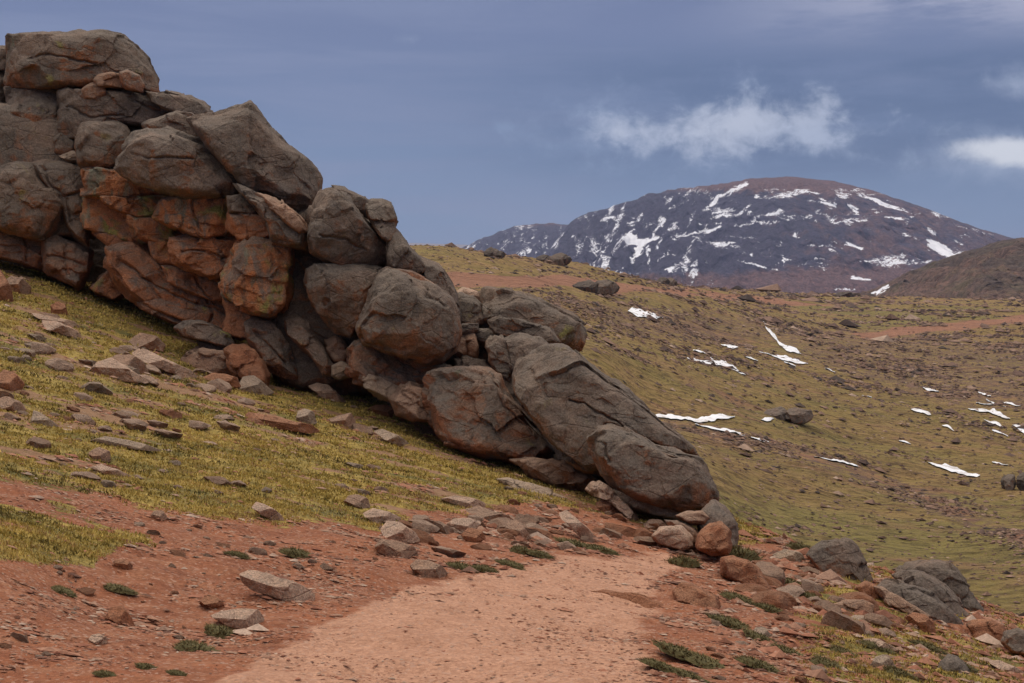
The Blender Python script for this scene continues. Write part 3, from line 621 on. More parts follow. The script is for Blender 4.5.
B('big smooth grey boulder tilted against the sky behind the tongue-shaped one', [(190,122),(205,117),(220,115),(232,111),(243,109),(251,105),(260,114),(270,127),(280,141),(292,151),(304,159),(313,168),(317,178),(316,192),(313,206),(307,221),(298,216),(287,205),(270,195),(250,190),(235,178),(210,150)], M_GREY, off=.9, T=1.4, seed=24, tilt=.4)
B('flat grey slabs at the left edge above the lichen-topped boulder', [(-25,152),(0,142),(18,139),(35,144),(30,152),(15,160),(5,168),(-25,182)], M_STGREY, off=.4, T=.7, seed=25, cracks=[[(-10,158),(10,151),(28,147)]])
B('small rock wedged in the mossy cleft below the vertical joint', [(54,140),(60,133),(68,134),(74,142),(72,152),(62,157),(55,152)], M_GREYR, off=.4, T=.5, seed=26)
B('flat stone in the mossy cleft left of the round boulder', [(62,156),(72,152),(80,154),(82,161),(70,162)], M_STGREY, off=.2, T=.4, seed=27)
B('large rounded grey boulder at the lower left, facing the slope', [(-12,185),(-4,174),(4,167),(16,162),(30,165),(42,180),(55,194),(63,206),(60,222),(52,236),(42,239),(20,235),(2,231),(-14,228)], M_GREYR, off=-.2, T=1.3, seed=28)
B('grey lichen-topped block left of the cave', [(30,165),(40,161),(58,160),(75,161),(86,165),(87,180),(85,196),(88,214),(91,235),(88,251),(78,248),(68,228),(60,204),(46,186)], M_GREYR, off=.2, T=1.0, seed=29, cracks=[[(40,166),(52,184),(66,200),(72,225)],[(66,196),(86,190)]])
B('lower rust-brown block at the left edge beneath the rounded boulder', [(-14,229),(10,233),(28,237),(46,240),(48,258),(46,270),(30,266),(12,261),(-14,256)], M_RUST2, off=-.1, T=1.0, seed=30, cracks=[[(24,238),(28,250),(26,262)]])
B('lower rust-brown block at the foot left of the cave', [(46,240),(60,240),(76,246),(90,252),(88,266),(83,278),(77,287),(60,280),(46,270)], M_RUST2, off=-.1, T=.9, seed=31, cracks=[[(48,256),(66,260),(86,264)],[(66,246),(64,260),(68,275)]])
# lichen band
B('orange lichen-stained block directly under the tongue-shaped boulder', [(87,171),(100,169),(118,172),(130,181),(150,190),(168,198),(130,197),(100,196),(87,195)], M_LICH, off=.0, T=.8, seed=32)
B('yellow-green lichen block hanging over the cave mouth', [(87,196),(100,196),(108,204),(122,211),(132,217),(134,230),(138,243),(118,237),(100,232),(86,228)], M_LICH, off=-.2, T=.9, seed=33)
B('thin lichen-streaked block in the middle of the rust band', [(104,197),(130,198),(150,197),(163,199),(159,209),(152,219),(136,216),(120,210),(107,203)], M_LICH, off=-.1, T=.8, seed=34)
B('orange block with a bright yellow lichen patch over the inner hollow', [(132,218),(150,218),(163,223),(173,229),(174,240),(160,241),(145,243),(136,236)], M_LICH, off=-.15, T=.8, seed=35)
B('large orange and grey streaked block under the overhang edge', [(163,199),(180,198),(205,198),(226,197),(228,212),(230,226),(220,234),(208,237),(190,233),(172,227),(156,217)], M_LICH, off=-.3, T=1.0, seed=36, cracks=[[(193,199),(195,215),(202,232)]])
B('narrow grey-orange block right of the streaked block', [(228,197),(240,196),(250,202),(255,212),(240,213),(230,212)], M_GREYR, off=-.2, T=.8, seed=37)
B('orange underside block below the flaky grey ledge', [(230,214),(245,213),(262,216),(268,224),(270,235),(255,240),(240,238),(231,230)], M_RUST, off=-.2, T=.8, seed=38)
B('grey flaky ledge slab projecting toward the dark recess', [(236,186),(250,190),(264,197),(280,203),(296,213),(306,226),(308,238),(304,246),(288,245),(270,241),(267,224),(256,208),(244,196)], M_GREY, off=-.4, T=1.0, seed=39)
B('thin curved flake lying on top of the grey ledge slab', [(258,196),(268,196),(280,201),(292,209),(302,219),(307,230),(300,233),(288,224),(276,214),(264,204)], M_STONE, off=-1.0, T=.4, seed=40)
B('small square orange block hanging in the hollow', [(149,242),(160,241),(172,243),(173,254),(171,263),(158,264),(153,256)], M_LICH, off=-.2, T=.6, seed=41)
B('long rust block curving under the streaked block', [(174,240),(190,236),(210,238),(236,240),(239,252),(236,264),(225,273),(208,275),(190,270),(175,262)], M_RUST, off=-.1, T=.9, seed=42, cracks=[[(182,252),(205,250),(228,256)]])
B('lower rust shelf stone right of the small square block', [(164,267),(180,267),(200,275),(222,275),(228,288),(229,300),(212,300),(190,292),(172,282)], M_RUST, off=.1, T=.8, seed=43, cracks=[[(196,275),(200,286),(212,298)]])
B('massive rust-red wall at the foot of the outcrop right of the cave', [(112,250),(122,246),(136,246),(150,256),(160,266),(178,278),(205,290),(232,300),(253,306),(255,320),(252,338),(232,334),(205,326),(175,316),(150,308),(128,298),(118,285),(111,268)], M_RUST, off=.0, T=1.1, seed=44, cracks=[[(120,262),(140,272),(160,288),(190,300),(225,315)],[(150,280),(158,300)],[(205,296),(212,315),(208,328)]])
B('low rust ledge below the red wall', [(140,303),(160,308),(190,318),(215,326),(205,332),(185,326),(160,318),(144,310)], M_RUST2, off=-.3, T=.6, seed=441)
B('tall orange and green striped slab beside the dark recess', [(223,276),(230,262),(238,247),(250,241),(270,243),(290,248),(291,265),(290,285),(284,305),(275,313),(268,315),(252,309),(234,303),(225,292)], M_LICH, off=-.6, T=.8, seed=45)
B('rust block under the striped slab', [(226,302),(240,305),(252,310),(255,322),(252,335),(240,337),(224,332),(228,316)], M_RUST, off=-.4, T=.6, seed=46)
B('grey and orange triangular slab leaning at the foot of the wall', [(247,325),(256,319),(268,320),(278,330),(288,350),(295,375),(284,375),(266,366),(254,350),(247,338)], M_GREYR, off=-.7, T=.5, seed=47, cracks=[[(254,330),(268,346),(286,362)]])
B('triangular rust stone standing at the cave mouth', [(91,288),(98,282),(105,276),(110,270),(116,280),(122,294),(112,298),(100,294)], M_RUST, off=-.3, T=.6, seed=48)
B('orange rounded boulder on the grass at the foot of the leaning slab', [(227,352),(234,347),(244,346),(254,351),(261,360),(264,372),(263,382),(254,382),(240,378),(229,370)], M_STRED, off=-1.6, T=.6, seed=49)
B('dark flat-topped boulder lying against the foot of the red wall', [(181,329),(188,324),(200,322),(214,325),(226,333),(233,343),(232,348),(218,346),(200,340),(186,336)], M_GREYR, off=-1.5, T=.7, seed=50)
B('grey and rust low boulder left of the orange rounded one', [(185,360),(194,352),(204,348),(216,350),(229,353),(230,364),(233,374),(215,375),(200,371),(188,366)], M_STONE, off=-1.8, T=.6, seed=51)
B('rock under the dark flat-topped boulder', [(200,342),(215,345),(228,347),(232,353),(218,356),(203,352)], M_GREY, off=-1.2, T=.5, seed=511)
# middle group
B('upright dark slab standing inside the dark recess', [(291,268),(298,264),(304,282),(307,305),(304,322),(293,322),(289,300)], M_GREYR, off=.6, T=.5, seed=52)
B('yellow-stained leaning slab at the entrance of the dark recess', [(288,322),(296,316),(306,322),(316,336),(326,350),(332,362),(331,376),(322,374),(312,358),(300,345),(290,336)], M_GREYR, off=-.6, T=.5, seed=53)
B('small rust stone under the two joined dark boulders', [(327,342),(335,338),(344,343),(348,354),(344,362),(333,361),(328,352)], M_STONE, off=-.2, T=.5, seed=54)
B('small grey stone on the grass beside the yellow-stained slab', [(333,366),(342,362),(349,366),(349,376),(340,379),(333,375)], M_STGREY, off=-.7, T=.4, seed=55)
B('dark boulder split from its twin by a curved joint', [(308,270),(318,265),(340,266),(362,264),(382,268),(384,275),(376,290),(366,308),(358,324),(350,334),(336,328),(322,316),(312,300),(309,285)], M_GREYR, off=-.3, T=1.2, seed=56)
B('large angular grey boulder right of the curved joint', [(360,328),(366,312),(373,295),(381,277),(388,271),(402,274),(420,282),(436,288),(448,300),(455,314),(457,330),(452,346),(440,358),(424,361),(404,357),(384,351),(366,342)], M_GREYR, off=-.7, T=1.5, seed=57, cracks=[[(420,284),(428,296),(446,306)]])
B('big grey boulder capping the middle group', [(307,240),(310,218),(314,202),(322,191),(335,189),(346,195),(356,208),(368,225),(378,238),(385,247),(386,265),(366,264),(344,266),(326,260),(312,252)], M_GREY, off=.1, T=1.3, seed=58, cracks=[[(318,236),(345,241),(366,250)]])
B('thin flake on the upper edge of the capping boulder', [(338,190),(350,191),(362,196),(370,205),(369,218),(362,214),(352,204),(343,196)], M_GREY, off=.5, T=.5, seed=59)
B('rounded egg-shaped boulder perched on the right shoulder of the middle group', [(368,208),(372,203),(382,203),(391,208),(395,218),(394,230),(390,240),(382,236),(374,227),(369,218)], M_GREYR, off=.3, T=.8, seed=60)
B('grey sloping boulder below the perched egg-shaped one', [(387,243),(391,235),(397,232),(404,240),(412,250),(420,260),(428,272),(424,276),(408,271),(392,268),(387,258)], M_GREY, off=.1, T=.9, seed=61)
B('small bright orange wedge stone under the sloping grey boulder', [(389,271),(400,270),(412,272),(422,277),(424,286),(414,285),(400,280),(391,277)], M_RUST, off=-.5, T=.7, seed=62)
B('dark long slab leaning down the right end of the middle group', [(417,257),(428,260),(440,268),(450,281),(457,296),(460,312),(458,332),(450,322),(444,304),(434,288),(424,276),(420,268)], M_GREY, off=.5, T=.8, seed=63)
B('small brown stone beneath the dark long slab', [(422,277),(434,284),(444,293),(450,306),(440,302),(430,296),(423,288)], M_STONE, off=-.3, T=.5, seed=631)
B('rust-sided boulder on the grass under the angular grey boulder', [(350,350),(358,344),(370,344),(384,350),(400,358),(414,370),(418,384),(412,392),(396,390),(376,384),(360,382),(350,372)], M_RUST2, off=-.7, T=.8, seed=64)
B('brown block between the rust-sided boulder and the tall rust boulder', [(395,356),(416,358),(436,362),(454,368),(456,386),(446,392),(430,394),(416,388),(408,374)], M_RUST2, off=-.2, T=.8, seed=65)
B('low grey slab partly buried in the grass', [(361,378),(369,374),(380,378),(392,385),(400,394),(396,402),(382,396),(366,388)], M_STGREY, off=-1.4, T=.45, seed=66)
B('pinkish grey rounded boulder on the bright green turf', [(393,400),(399,391),(410,387),(422,389),(430,397),(431,410),(428,419),(412,420),(398,413)], M_STONE, off=-1.6, T=.6, seed=67)
# jumble
B('long dark flat-backed boulder behind the jumble of blocks', [(477,300),(481,292),(492,289),(508,290),(524,295),(540,301),(556,309),(570,315),(581,324),(582,336),(577,348),(565,350),(545,344),(520,336),(498,330),(482,318)], M_GREYR, off=2.4, T=1.2, seed=68)
B('squared slab lying in front of the long dark boulder', [(494,322),(500,318),(516,320),(534,324),(549,328),(552,340),(540,342),(518,338),(498,334)], M_GREYR, off=.9, T=.6, seed=69)
B('brown tall block at the centre of the jumble', [(487,345),(496,339),(506,343),(512,356),(514,370),(508,380),(498,376),(490,362)], M_GREYR, off=.0, T=.7, seed=70)
B('grey split block right of centre in the jumble', [(506,342),(520,338),(538,340),(548,350),(536,358),(522,370),(514,374),(510,358)], M_GREY, off=.1, T=.7, seed=71)
B('small rust brown blocky stone at the left of the jumble', [(455,340),(463,334),(474,334),(477,346),(475,358),(464,358),(456,352)], M_STONE, off=.3, T=.5, seed=72, cracks=[[(466,336),(467,356)]])
B('lower grey stone at the left of the jumble', [(456,360),(468,358),(482,362),(492,370),(494,380),(476,376),(458,372)], M_GREY, off=.2, T=.5, seed=73)
B('stone in the shadowed gap beside the tall rust boulder', [(500,382),(510,378),(518,384),(522,398),(518,410),(508,402),(502,392)], M_GREY, off=-.1, T=.5, seed=74)
B('thin dark slab bridging the left of the jumble', [(454,329),(464,325),(476,324),(477,331),(466,334),(455,335)], M_GREY, off=.3, T=.4, seed=75)
B('brown weathered block behind the left of the jumble', [(456,300),(462,297),(472,300),(480,308),(482,322),(470,326),(458,324)], M_GREYR, off=1.6, T=.7, seed=76)
B('small pale orange stone on top behind the jumble', [(459,293),(466,289),(476,292),(480,300),(472,303),(462,299)], M_PALE, off=2.0, T=.4, seed=77)
B('flat grey ledge in the middle of the jumble', [(476,330),(490,330),(506,336),(500,342),(484,342),(476,338)], M_GREY, off=.9, T=.5, seed=78)
# lower right group
B('tall rust-streaked boulder like a broken loaf at the crest of the turf', [(428,384),(434,376),(446,373),(462,371),(476,371),(490,374),(500,380),(503,392),(512,402),(524,416),(538,432),(550,448),(559,464),(540,466),(516,461),(492,455),(468,450),(446,444),(438,436),(432,420),(429,402)], M_RUST2, off=-1.0, T=1.2, seed=79, cracks=[[(492,378),(498,396),(512,412),(532,432)]])
B('largest leaning grey boulder, upper half above the long diagonal crack', [(517,378),(523,362),(533,351),(546,345),(562,346),(577,353),(590,366),(606,378),(622,388),(640,403),(658,419),(674,433),(688,445),(693,456),(676,454),(656,446),(630,432),(606,426),(596,436),(600,456),(604,474),(586,468),(566,452),(546,430),(530,408),(519,394)], M_GREYR, off=-.4, T=1.5, seed=80, cracks=[[(571,400),(590,410),(612,420),(640,436)]])
B('lower half of the largest leaning boulder, bulging above the path', [(592,440),(598,427),(610,424),(630,431),(656,446),(676,454),(692,457),(704,470),(711,484),(714,497),(709,507),(696,511),(676,510),(656,505),(636,498),(618,488),(606,475),(596,458)], M_GREYR, off=-.9, T=1.3, seed=81, cracks=[[(662,450),(674,456),(690,458)],[(597,440),(606,446),(612,462)]])
B('greenish grey rock wedged under the left side of the largest boulder', [(554,446),(564,442),(576,446),(588,458),(600,470),(610,486),(600,494),(584,486),(568,474),(558,460)], M_GREY, off=-.7, T=.6, seed=82)
B('low brown slab at the turf edge left of the path bend', [(516,462),(530,459),(548,461),(566,463),(580,468),(592,477),(602,486),(594,494),(574,492),(552,486),(532,476)], M_STONE, off=-1.8, T=.6, seed=83)
B('long pale grey slab lying flush with the turf', [(498,480),(512,479),(530,484),(548,490),(564,498),(567,505),(552,506),(534,500),(514,491)], M_STGREY, depth=19.2, T=.35, seed=84, tilt=1.2)
B('grey sheet of rock beneath the bulging lower boulder', [(610,488),(626,494),(648,503),(672,510),(694,512),(708,514),(704,523),(684,521),(656,516),(630,508),(614,498)], M_STGREY, off=-1.2, T=.5, seed=85)
B('brown flat stone under the right tip of the largest boulder', [(678,516),(688,512),(702,512),(708,518),(704,524),(690,523)], M_STONE, off=-2.0, T=.4, seed=86)
B('dark grey boulder rounding off the outcrop at the path bend', [(698,524),(703,511),(714,504),(724,511),(732,522),(735,536),(736,550),(722,553),(708,549),(700,538)], M_GREY, off=-1.0, T=.7, seed=87)
B('rust-faced angular boulder at the path bend', [(699,548),(702,535),(710,526),(720,524),(728,532),(730,546),(727,553),(712,555)], M_STRED, off=-2.3, T=.5, seed=88)
B('pale pink angular rock above the far end of the path', [(655,536),(661,528),(672,526),(681,528),(688,537),(690,546),(680,549),(668,546),(660,543)], M_PALE, off=-3.4, T=.35, seed=89)
B('dark rust slab behind the pale pink angular rock', [(668,522),(682,523),(694,530),(700,540),(694,545),(684,536),(672,529)], M_RUST2, off=-2.6, T=.4, seed=90)
B('pale arched rock rib on the rubble bank', [(590,492),(596,486),(604,485),(614,491),(624,501),(634,512),(638,519),(630,520),(618,510),(606,500),(596,497)], M_PALE, off=-2.8, T=.35, seed=91)
B('grey pointed rock at the right side of the gravel bank', [(722,560),(734,557),(748,561),(758,570),(766,583),(770,590),(754,590),(738,583),(722,574)], M_STRED, depth=14.6, T=.4, seed=92) ['label'] = 'large orange-red angular rock right of the path bend'
B('dark pitted red boulder right of the path', [(673,592),(680,585),(692,586),(704,592),(715,597),(717,608),(714,621),(706,619),(694,612),(682,607),(675,601)], M_STRED, depth=11.2, T=.3, seed=93, rough=1.5)['label'] = 'reddish dark cubic boulder right of the path, hollow beneath'
B('tilted red rock ledge emerging from the gravel right of the path', [(595,593),(608,590),(628,593),(646,598),(660,604),(672,614),(677,621),(660,622),(640,618),(622,610),(606,601)], M_STRED, depth=10.9, T=.22, seed=94, tilt=.9, rough=1.4)
B('orange slab between the red ledge and the dark red boulder', [(655,600),(668,598),(684,604),(694,611),(692,616),(676,613),(662,608)], M_STRED, depth=11.5, T=.15, seed=95)
# boulders at the right crest
B('grey triangular boulder standing at the right crest', [(808,556),(814,548),(824,543),(836,541),(848,541),(857,548),(863,560),(868,575),(872,590),(868,597),(852,593),(836,582),(822,572)], M_GREYR, depth=16.8, T=.5, seed=96)
B('tallest curved grey slab in the group at the right crest', [(898,573),(908,564),(922,560),(936,558),(948,563),(958,574),(968,588),(979,604),(988,622),(978,626),(962,616),(946,600),(928,586),(910,580)], M_GREYR, depth=16.4, T=.45, seed=97)
B('middle curved grey slab in the group at the right crest', [(896,578),(906,572),(918,573),(932,578),(946,590),(960,605),(974,620),(978,628),(962,630),(944,618),(926,600),(908,588)], M_GREY, depth=15.8, T=.4, seed=98)
B('front low grey slab in the group at the right crest', [(878,588),(888,581),(902,582),(918,588),(934,598),(950,612),(962,626),(950,632),(930,625),(910,614),(894,606),(882,598)], M_GREY, depth=15.2, T=.4, seed=99)
B('rust-brown block at the lower end of the right crest slabs', [(968,626),(976,622),(990,622),(1002,626),(1006,636),(1006,646),(992,647),(978,642)], M_STRED, depth=14.4, T=.35, seed=100)
B('dark rounded boulder cut by the right edge', [(1004,642),(1008,634),(1018,631),(1032,636),(1036,648),(1028,655),(1012,652)], M_GREYR, depth=13.6, T=.3, seed=101)
B('dark knobbly boulder at the bottom edge of the picture', [(938,676),(941,664),(949,656),(959,660),(968,670),(974,684),(972,700),(950,704),(936,694)], M_GREYR, depth=9.4, T=.22, seed=102, rough=1.6)
B('green-brown angular block on the right rubble slope', [(833,605),(846,602),(862,601),(871,606),(872,615),(864,620),(850,617),(840,611)], M_STONE, depth=14.3, T=.25, seed=103)
B('grey ridged stone on the right rubble slope', [(846,620),(856,616),(868,619),(878,626),(884,636),(876,640),(864,634),(852,628)], M_STGREY, depth=13.2, T=.25, seed=104)
B('small orange peaked rock beside the front low slab', [(858,588),(866,583),(876,587),(878,598),(874,606),(864,598)], M_STRED, depth=15.4, T=.25, seed=105)
B('thin long slab leaning below the orange peaked rock', [(876,588),(884,588),(898,596),(914,606),(926,614),(918,619),(902,612),(886,602)], M_STONE, depth=15.0, T=.2, seed=106)
# far left of the slope and path side
def gb(label, poly, mat, T=None, seed=0, **k):
    poly_ = np.array(poly, float); cx = poly_[:, 0].mean(); by = poly_[:, 1].max()
    h = hit(cx, by - .12 * np.ptp(poly_[:, 1])); w_ = np.ptp(poly_[:, 0]) * h[1] / F
    T = T or max(.3 * w_ * .8, .06)
    return boulder(label, poly, mat, depth=h[1] + T * .4, T=T, seed=seed, cat=k.pop('cat', 'rock'), name=k.pop('name', 'rock'), **k)
gb('orange rock cut by the left edge above the scattered slabs', [(-14,284),(0,271),(6,280),(11,292),(13,302),(4,304),(-14,302)], M_STRED, .5, 110)
gb('two-tone rounded rock on the grass near the left edge', [(6,282),(12,277),(22,280),(29,287),(28,294),(18,295),(10,290)], M_STONE, .3, 111)
gb('long pale slab, upper one of the flat pair at the left', [(34,314),(44,315),(58,318),(72,321),(80,327),(70,327),(54,323),(40,319)], M_PALE, .22, 112)
gb('long pale slab, lower one of the flat pair at the left', [(44,321),(56,322),(68,327),(78,333),(80,338),(66,335),(54,331),(46,327)], M_PALE, .22, 113)
gb('small orange stone above the flat pair of slabs', [(52,306),(58,303),(64,305),(66,313),(60,316),(53,313)], M_STRED, .2, 114)
gb('pale cream angular rock half buried in the turf at the left', [(92,370),(100,363),(112,360),(124,366),(136,374),(150,381),(132,382),(112,379),(98,374)], M_PALE, .35, 115)
gb('brown broken rock right above the cream angular rock', [(108,362),(118,355),(132,356),(144,364),(148,374),(136,374),(122,366)], M_STONE, .3, 116)
gb('long tan slab pointing down towards the middle of the turf', [(134,354),(146,350),(160,356),(176,364),(192,371),(200,378),(184,378),(164,370),(146,362)], M_PALE, .35, 117)
gb('brown block above the long tan slab', [(132,341),(142,334),(156,337),(164,345),(160,352),(144,350)], M_STONE, .35, 118)
gb('speckled grey rock in front of the orange rounded boulder', [(240,386),(244,378),(254,377),(264,384),(272,392),(264,396),(250,395),(241,392)], M_STGREY, .35, 119)
gb('orange block between the grass and the speckled rock', [(206,378),(214,374),(226,375),(236,378),(238,386),(226,388),(212,386)], M_STRED, .25, 120)
gb('long pinkish slab lying flat in the middle of the turf', [(238,414),(252,413),(270,416),(290,421),(308,424),(320,431),(300,432),(276,428),(254,423)], M_STRED, .25, 121)
gb('dark upright stone standing in the turf', [(297,421),(299,412),(305,410),(312,413),(315,422),(306,424)], M_STGREY, .16, 122)
gb('dark jagged stone right of the upright one', [(328,420),(338,417),(350,414),(354,420),(354,428),(342,426),(332,424)], M_STONE, .16, 123)
gb('dark pointed slab below the jagged stone', [(377,432),(384,430),(396,435),(408,443),(400,445),(386,440)], M_STGREY, .16, 124)
gb('tan slab below the yellow-stained leaning slab', [(309,387),(318,384),(328,386),(338,395),(346,402),(334,402),(320,396)], M_PALE, .25, 125)
gb('small orange block left of the pinkish grey boulder', [(369,410),(376,406),(386,406),(393,410),(393,416),(380,416),(371,414)], M_STRED, .2, 126)
gb('red stone on the left edge beside the upper slabs', [(-8,385),(4,371),(14,374),(23,384),(20,392),(6,392)], M_STRED, .35, 127)
gb('grey-brown stone lying under the red one at the left edge', [(-8,404),(6,398),(18,402),(25,410),(14,412),(0,410)], M_STONE, .3, 128)
gb('dark peaked stone standing alone in the left turf', [(32,423),(35,412),(42,414),(50,420),(57,426),(46,427)], M_STGREY, .16, 129)
gb('small brown cube of rock in the middle of the left turf', [(90,462),(91,453),(99,449),(108,452),(109,461),(100,463)], M_STONE, .14, 130)
gb('flat dark stone at the upper end of the turf rill', [(94,441),(108,437),(124,440),(140,443),(160,450),(140,450),(118,447)], M_STGREY, .14, 131)
gb('thin pale slab below the small brown cube of rock', [(92,468),(102,465),(116,469),(130,476),(118,477),(104,473)], M_PALE, .08, 132)
gb('small dark rock on the tip of the red strip', [(151,517),(155,512),(162,512),(166,518),(160,521)], M_STONE, .07, 133)
gb('flat-topped pale rock nearest the left side of the path', [(213,616),(224,612),(240,609),(256,611),(263,618),(261,628),(246,630),(228,626)], M_PALE, .12, 134, box=5)
gb('long pale rock with a notched end left of the path', [(240,574),(250,570),(266,574),(284,579),(302,586),(316,594),(317,603),(300,604),(280,600),(258,592),(244,584)], M_PALE, .16, 135, box=4)
gb('small rust stone above the flat-topped pale rock', [(201,604),(206,598),(214,597),(222,603),(224,609),(212,610)], M_STRED, .07, 136)
gb('small tan pebble-like stone on the red gravel', [(90,641),(93,636),(99,635),(105,638),(105,643),(97,644)], M_PALE, .05, 137)
gb('brown round stone below the turf lobe', [(113,567),(117,561),(124,560),(131,565),(129,569),(120,570)], M_STRED, .06, 138)
gb('pink buried rock tip in the red gravel', [(106,618),(112,608),(122,608),(130,618),(134,626),(118,624)], M_STRED, .07, 139)
gb('pale thin upright slab stuck in the turf edge', [(254,508),(258,503),(266,506),(276,512),(284,519),(274,520),(262,515)], M_PALE, .07, 140)
gb('brown stone on the turf edge above the pale blocks', [(345,503),(350,497),(358,496),(367,499),(369,507),(358,508),(349,506)], M_STONE, .12, 141)
gb('pale block, upper one of the heap at the turf edge', [(366,514),(374,509),(388,512),(400,518),(398,524),(384,524),(372,520)], M_PALE, .16, 142)
gb('angular pale rock in the middle of the heap at the turf edge', [(385,540),(382,530),(388,522),(400,524),(412,532),(418,540),(404,543),(392,543)], M_PALE, .16, 143)
gb('flat brown rock at the lower side of the heap', [(376,546),(384,540),(398,542),(412,547),(418,556),(406,560),(390,557),(380,552)], M_STONE, .14, 144)
gb('low red-brown rock touching the left edge of the path', [(411,566),(417,560),(428,561),(440,566),(446,573),(440,579),(426,578),(415,573)], M_STONE, .12, 145)
gb('boat-shaped stone propped up at the turf edge', [(447,526),(455,520),(468,519),(480,522),(475,528),(462,534),(452,534)], M_PALE, .14, 146)
gb('orange stone under the boat-shaped one', [(463,535),(470,530),(480,531),(484,538),(478,543),(468,541)], M_STRED, .12, 147)
gb('pale slab with a round end above the boat-shaped stone', [(442,499),(456,496),(472,499),(484,503),(484,508),(470,508),(454,504)], M_PALE, .14, 148)
gb('dark brown rock under the turf overhang left of the rubble bank', [(468,510),(480,507),(494,512),(508,516),(512,522),(498,524),(482,518)], M_STONE, .14, 149)
gb('triangular brown rock on the rubble bank', [(504,534),(509,524),(516,521),(524,530),(530,537),(520,541),(510,539)], M_STONE, .14, 150)
gb('pale leaning slab in the upper rubble bank', [(562,515),(568,512),(578,520),(590,532),(598,540),(588,541),(576,532),(566,522)], M_PALE, .14, 151)
gb('brown rounded rock in the upper rubble bank', [(598,504),(606,500),(614,504),(618,512),(610,515),(601,511)], M_STRED, .18, 152)
gb('pinkish flat rock left of the pale pink angular rock', [(644,525),(650,520),(660,521),(666,527),(658,531),(647,530)], M_STONE, .16, 153)
gb('dark stone half buried in the right bank', [(752,634),(757,628),(764,628),(770,635),(774,641),(762,641)], M_STGREY, .08, 154)
gb('grey dome-shaped stone in the lower right turf', [(872,666),(876,658),(883,656),(891,661),(894,668),(884,671)], M_STGREY, .1, 155)
gb('pink jagged rock below the front low slab', [(906,618),(914,613),(924,616),(932,623),(934,632),(922,632),(912,626)], M_STRED, .2, 156)
gb('long pale slab by the lower right corner', [(990,662),(1000,661),(1014,667),(1026,674),(1014,675),(1000,670)], M_PALE, .12, 157)
gb('tan slab below the grey ridged stone', [(866,640),(878,640),(890,645),(898,650),(886,652),(872,647)], M_PALE, .12, 158)
gb('grey dark boulder behind the pale blue-grey slab at the right crest', [(776,555),(786,550),(798,553),(806,559),(796,562),(782,560)], M_STGREY, .18, 159)['label'] = 'pale blue-grey slab left of the triangular boulder'
# dark mounds of rock on the hillside across the dip
def mound(label, px, py, wpx, hpx, n, seed, mats_, grp='dark rock mounds on the far hillside'):
    rs = np.random.RandomState(seed); h = hit(px, py, lo=40)
    xs_ = np.sort(rs.uniform(-.36, .36, n)); ORD = ['leftmost', 'second', 'third', 'fourth', 'fifth', 'sixth', 'seventh', 'eighth', 'ninth', 'tenth', 'eleventh', 'twelfth']
    for k in range(n):
        cx = px + xs_[k] * wpx; wd = wpx * rs.uniform(.28, .5) if n > 1 else wpx; ht = hpx * rs.uniform(.6, 1.0)
        an = np.linspace(0, 2 * math.pi, 9, endpoint=False); rr = rs.uniform(.8, 1.05, 9)
        poly = [(cx + wd / 2 * math.cos(a_) * r_, py - ht * .42 + ht * .55 * math.sin(a_) * r_) for a_, r_ in zip(an, rr)]
        boulder((ORD[k] if k < n - 1 else 'rightmost') + (' from left, ' if 0 < k < n - 1 else ' ') + label, poly, mats_[k % len(mats_)], depth=h[1] + rs.uniform(-.5, .5), seed=seed * 10 + k, T=wd * h[1] / F * .4, name='rock', cat='rock', group=grp, rough=1.6)
mound('dark rock in the low oval mound beside the snow on the hillside', 788, 421, 54, 15, 8, 201, [M_DARK, M_GREY])
mound('dark rock in the small mound near the right edge of the hillside', 1014, 490, 26, 20, 4, 202, [M_DARK, M_GREY], 'dark rocks near the right edge of the hillside')
mound('dark rock in the mound on the ridge below the mountain shoulder', 551, 264, 34, 11, 5, 203, [M_DARK, M_GREY], 'dark rocks on the ridge line')
mound('dark rock low on the ridge at the foot of the mountain shoulder', 492, 257, 22, 9, 3, 204, [M_DARK, M_GREY], 'low dark rocks on the ridge line')
mound('dark rock in the cluster just below the far road', 592, 292, 48, 12, 7, 205, [M_DARK, M_GREY], 'dark rocks below the far road')
mound('dark rock standing above the far road before the mountain', 672, 286, 26, 9, 3, 206, [M_DARK, M_GREY], 'dark rocks above the far road')
mound('dark rock at the foot of the brown hill', 850, 297, 40, 6, 4, 207, [M_DARK, M_GREY], 'dark rocks at the foot of the hill')

# ------------------------------------------------------------------ loose stones: prototypes and copies
def stone_mesh(name, mat, seed, sub=2, flat=.55):
    rs = np.random.RandomState(seed); bm = bmesh.new(); bmesh.ops.create_icosphere(bm, subdivisions=sub, radius=1.0)
    bm.verts.ensure_lookup_table(); Vv = np.array([v.co[:] for v in bm.verts])
    for _ in range(11):
        nv = rs.normal(size=3); nv /= np.linalg.norm(nv); d = rs.uniform(.42, .85); e = np.maximum(Vv @ nv - d, 0); Vv -= nv * e[:, None]
    Vv *= [1.0, rs.uniform(.6, .95), flat * rs.uniform(.8, 1.2)]
    Vv += (Vv / (np.linalg.norm(Vv, axis=1)[:, None] + 1e-6)) * (fbm(Vv * 2.2 + seed, 3) * .07)[:, None]
    Vv[:, 0] -= (Vv[:, 0].max() + Vv[:, 0].min()) / 2; Vv[:, 0] /= np.ptp(Vv[:, 0]); Vv[:, 2] -= Vv[:, 2].min(); Vv[:, 2] /= Vv[:, 2].max(); Vv[:, 1] /= np.ptp(Vv[:, 1])
    for v, c_ in zip(bm.verts, Vv): v.co = c_
    me = bpy.data.meshes.new(name); bm.to_mesh(me); bm.free(); me.materials.append(mat)
    me.polygons.foreach_set('use_smooth', [False] * len(me.polygons)); return me
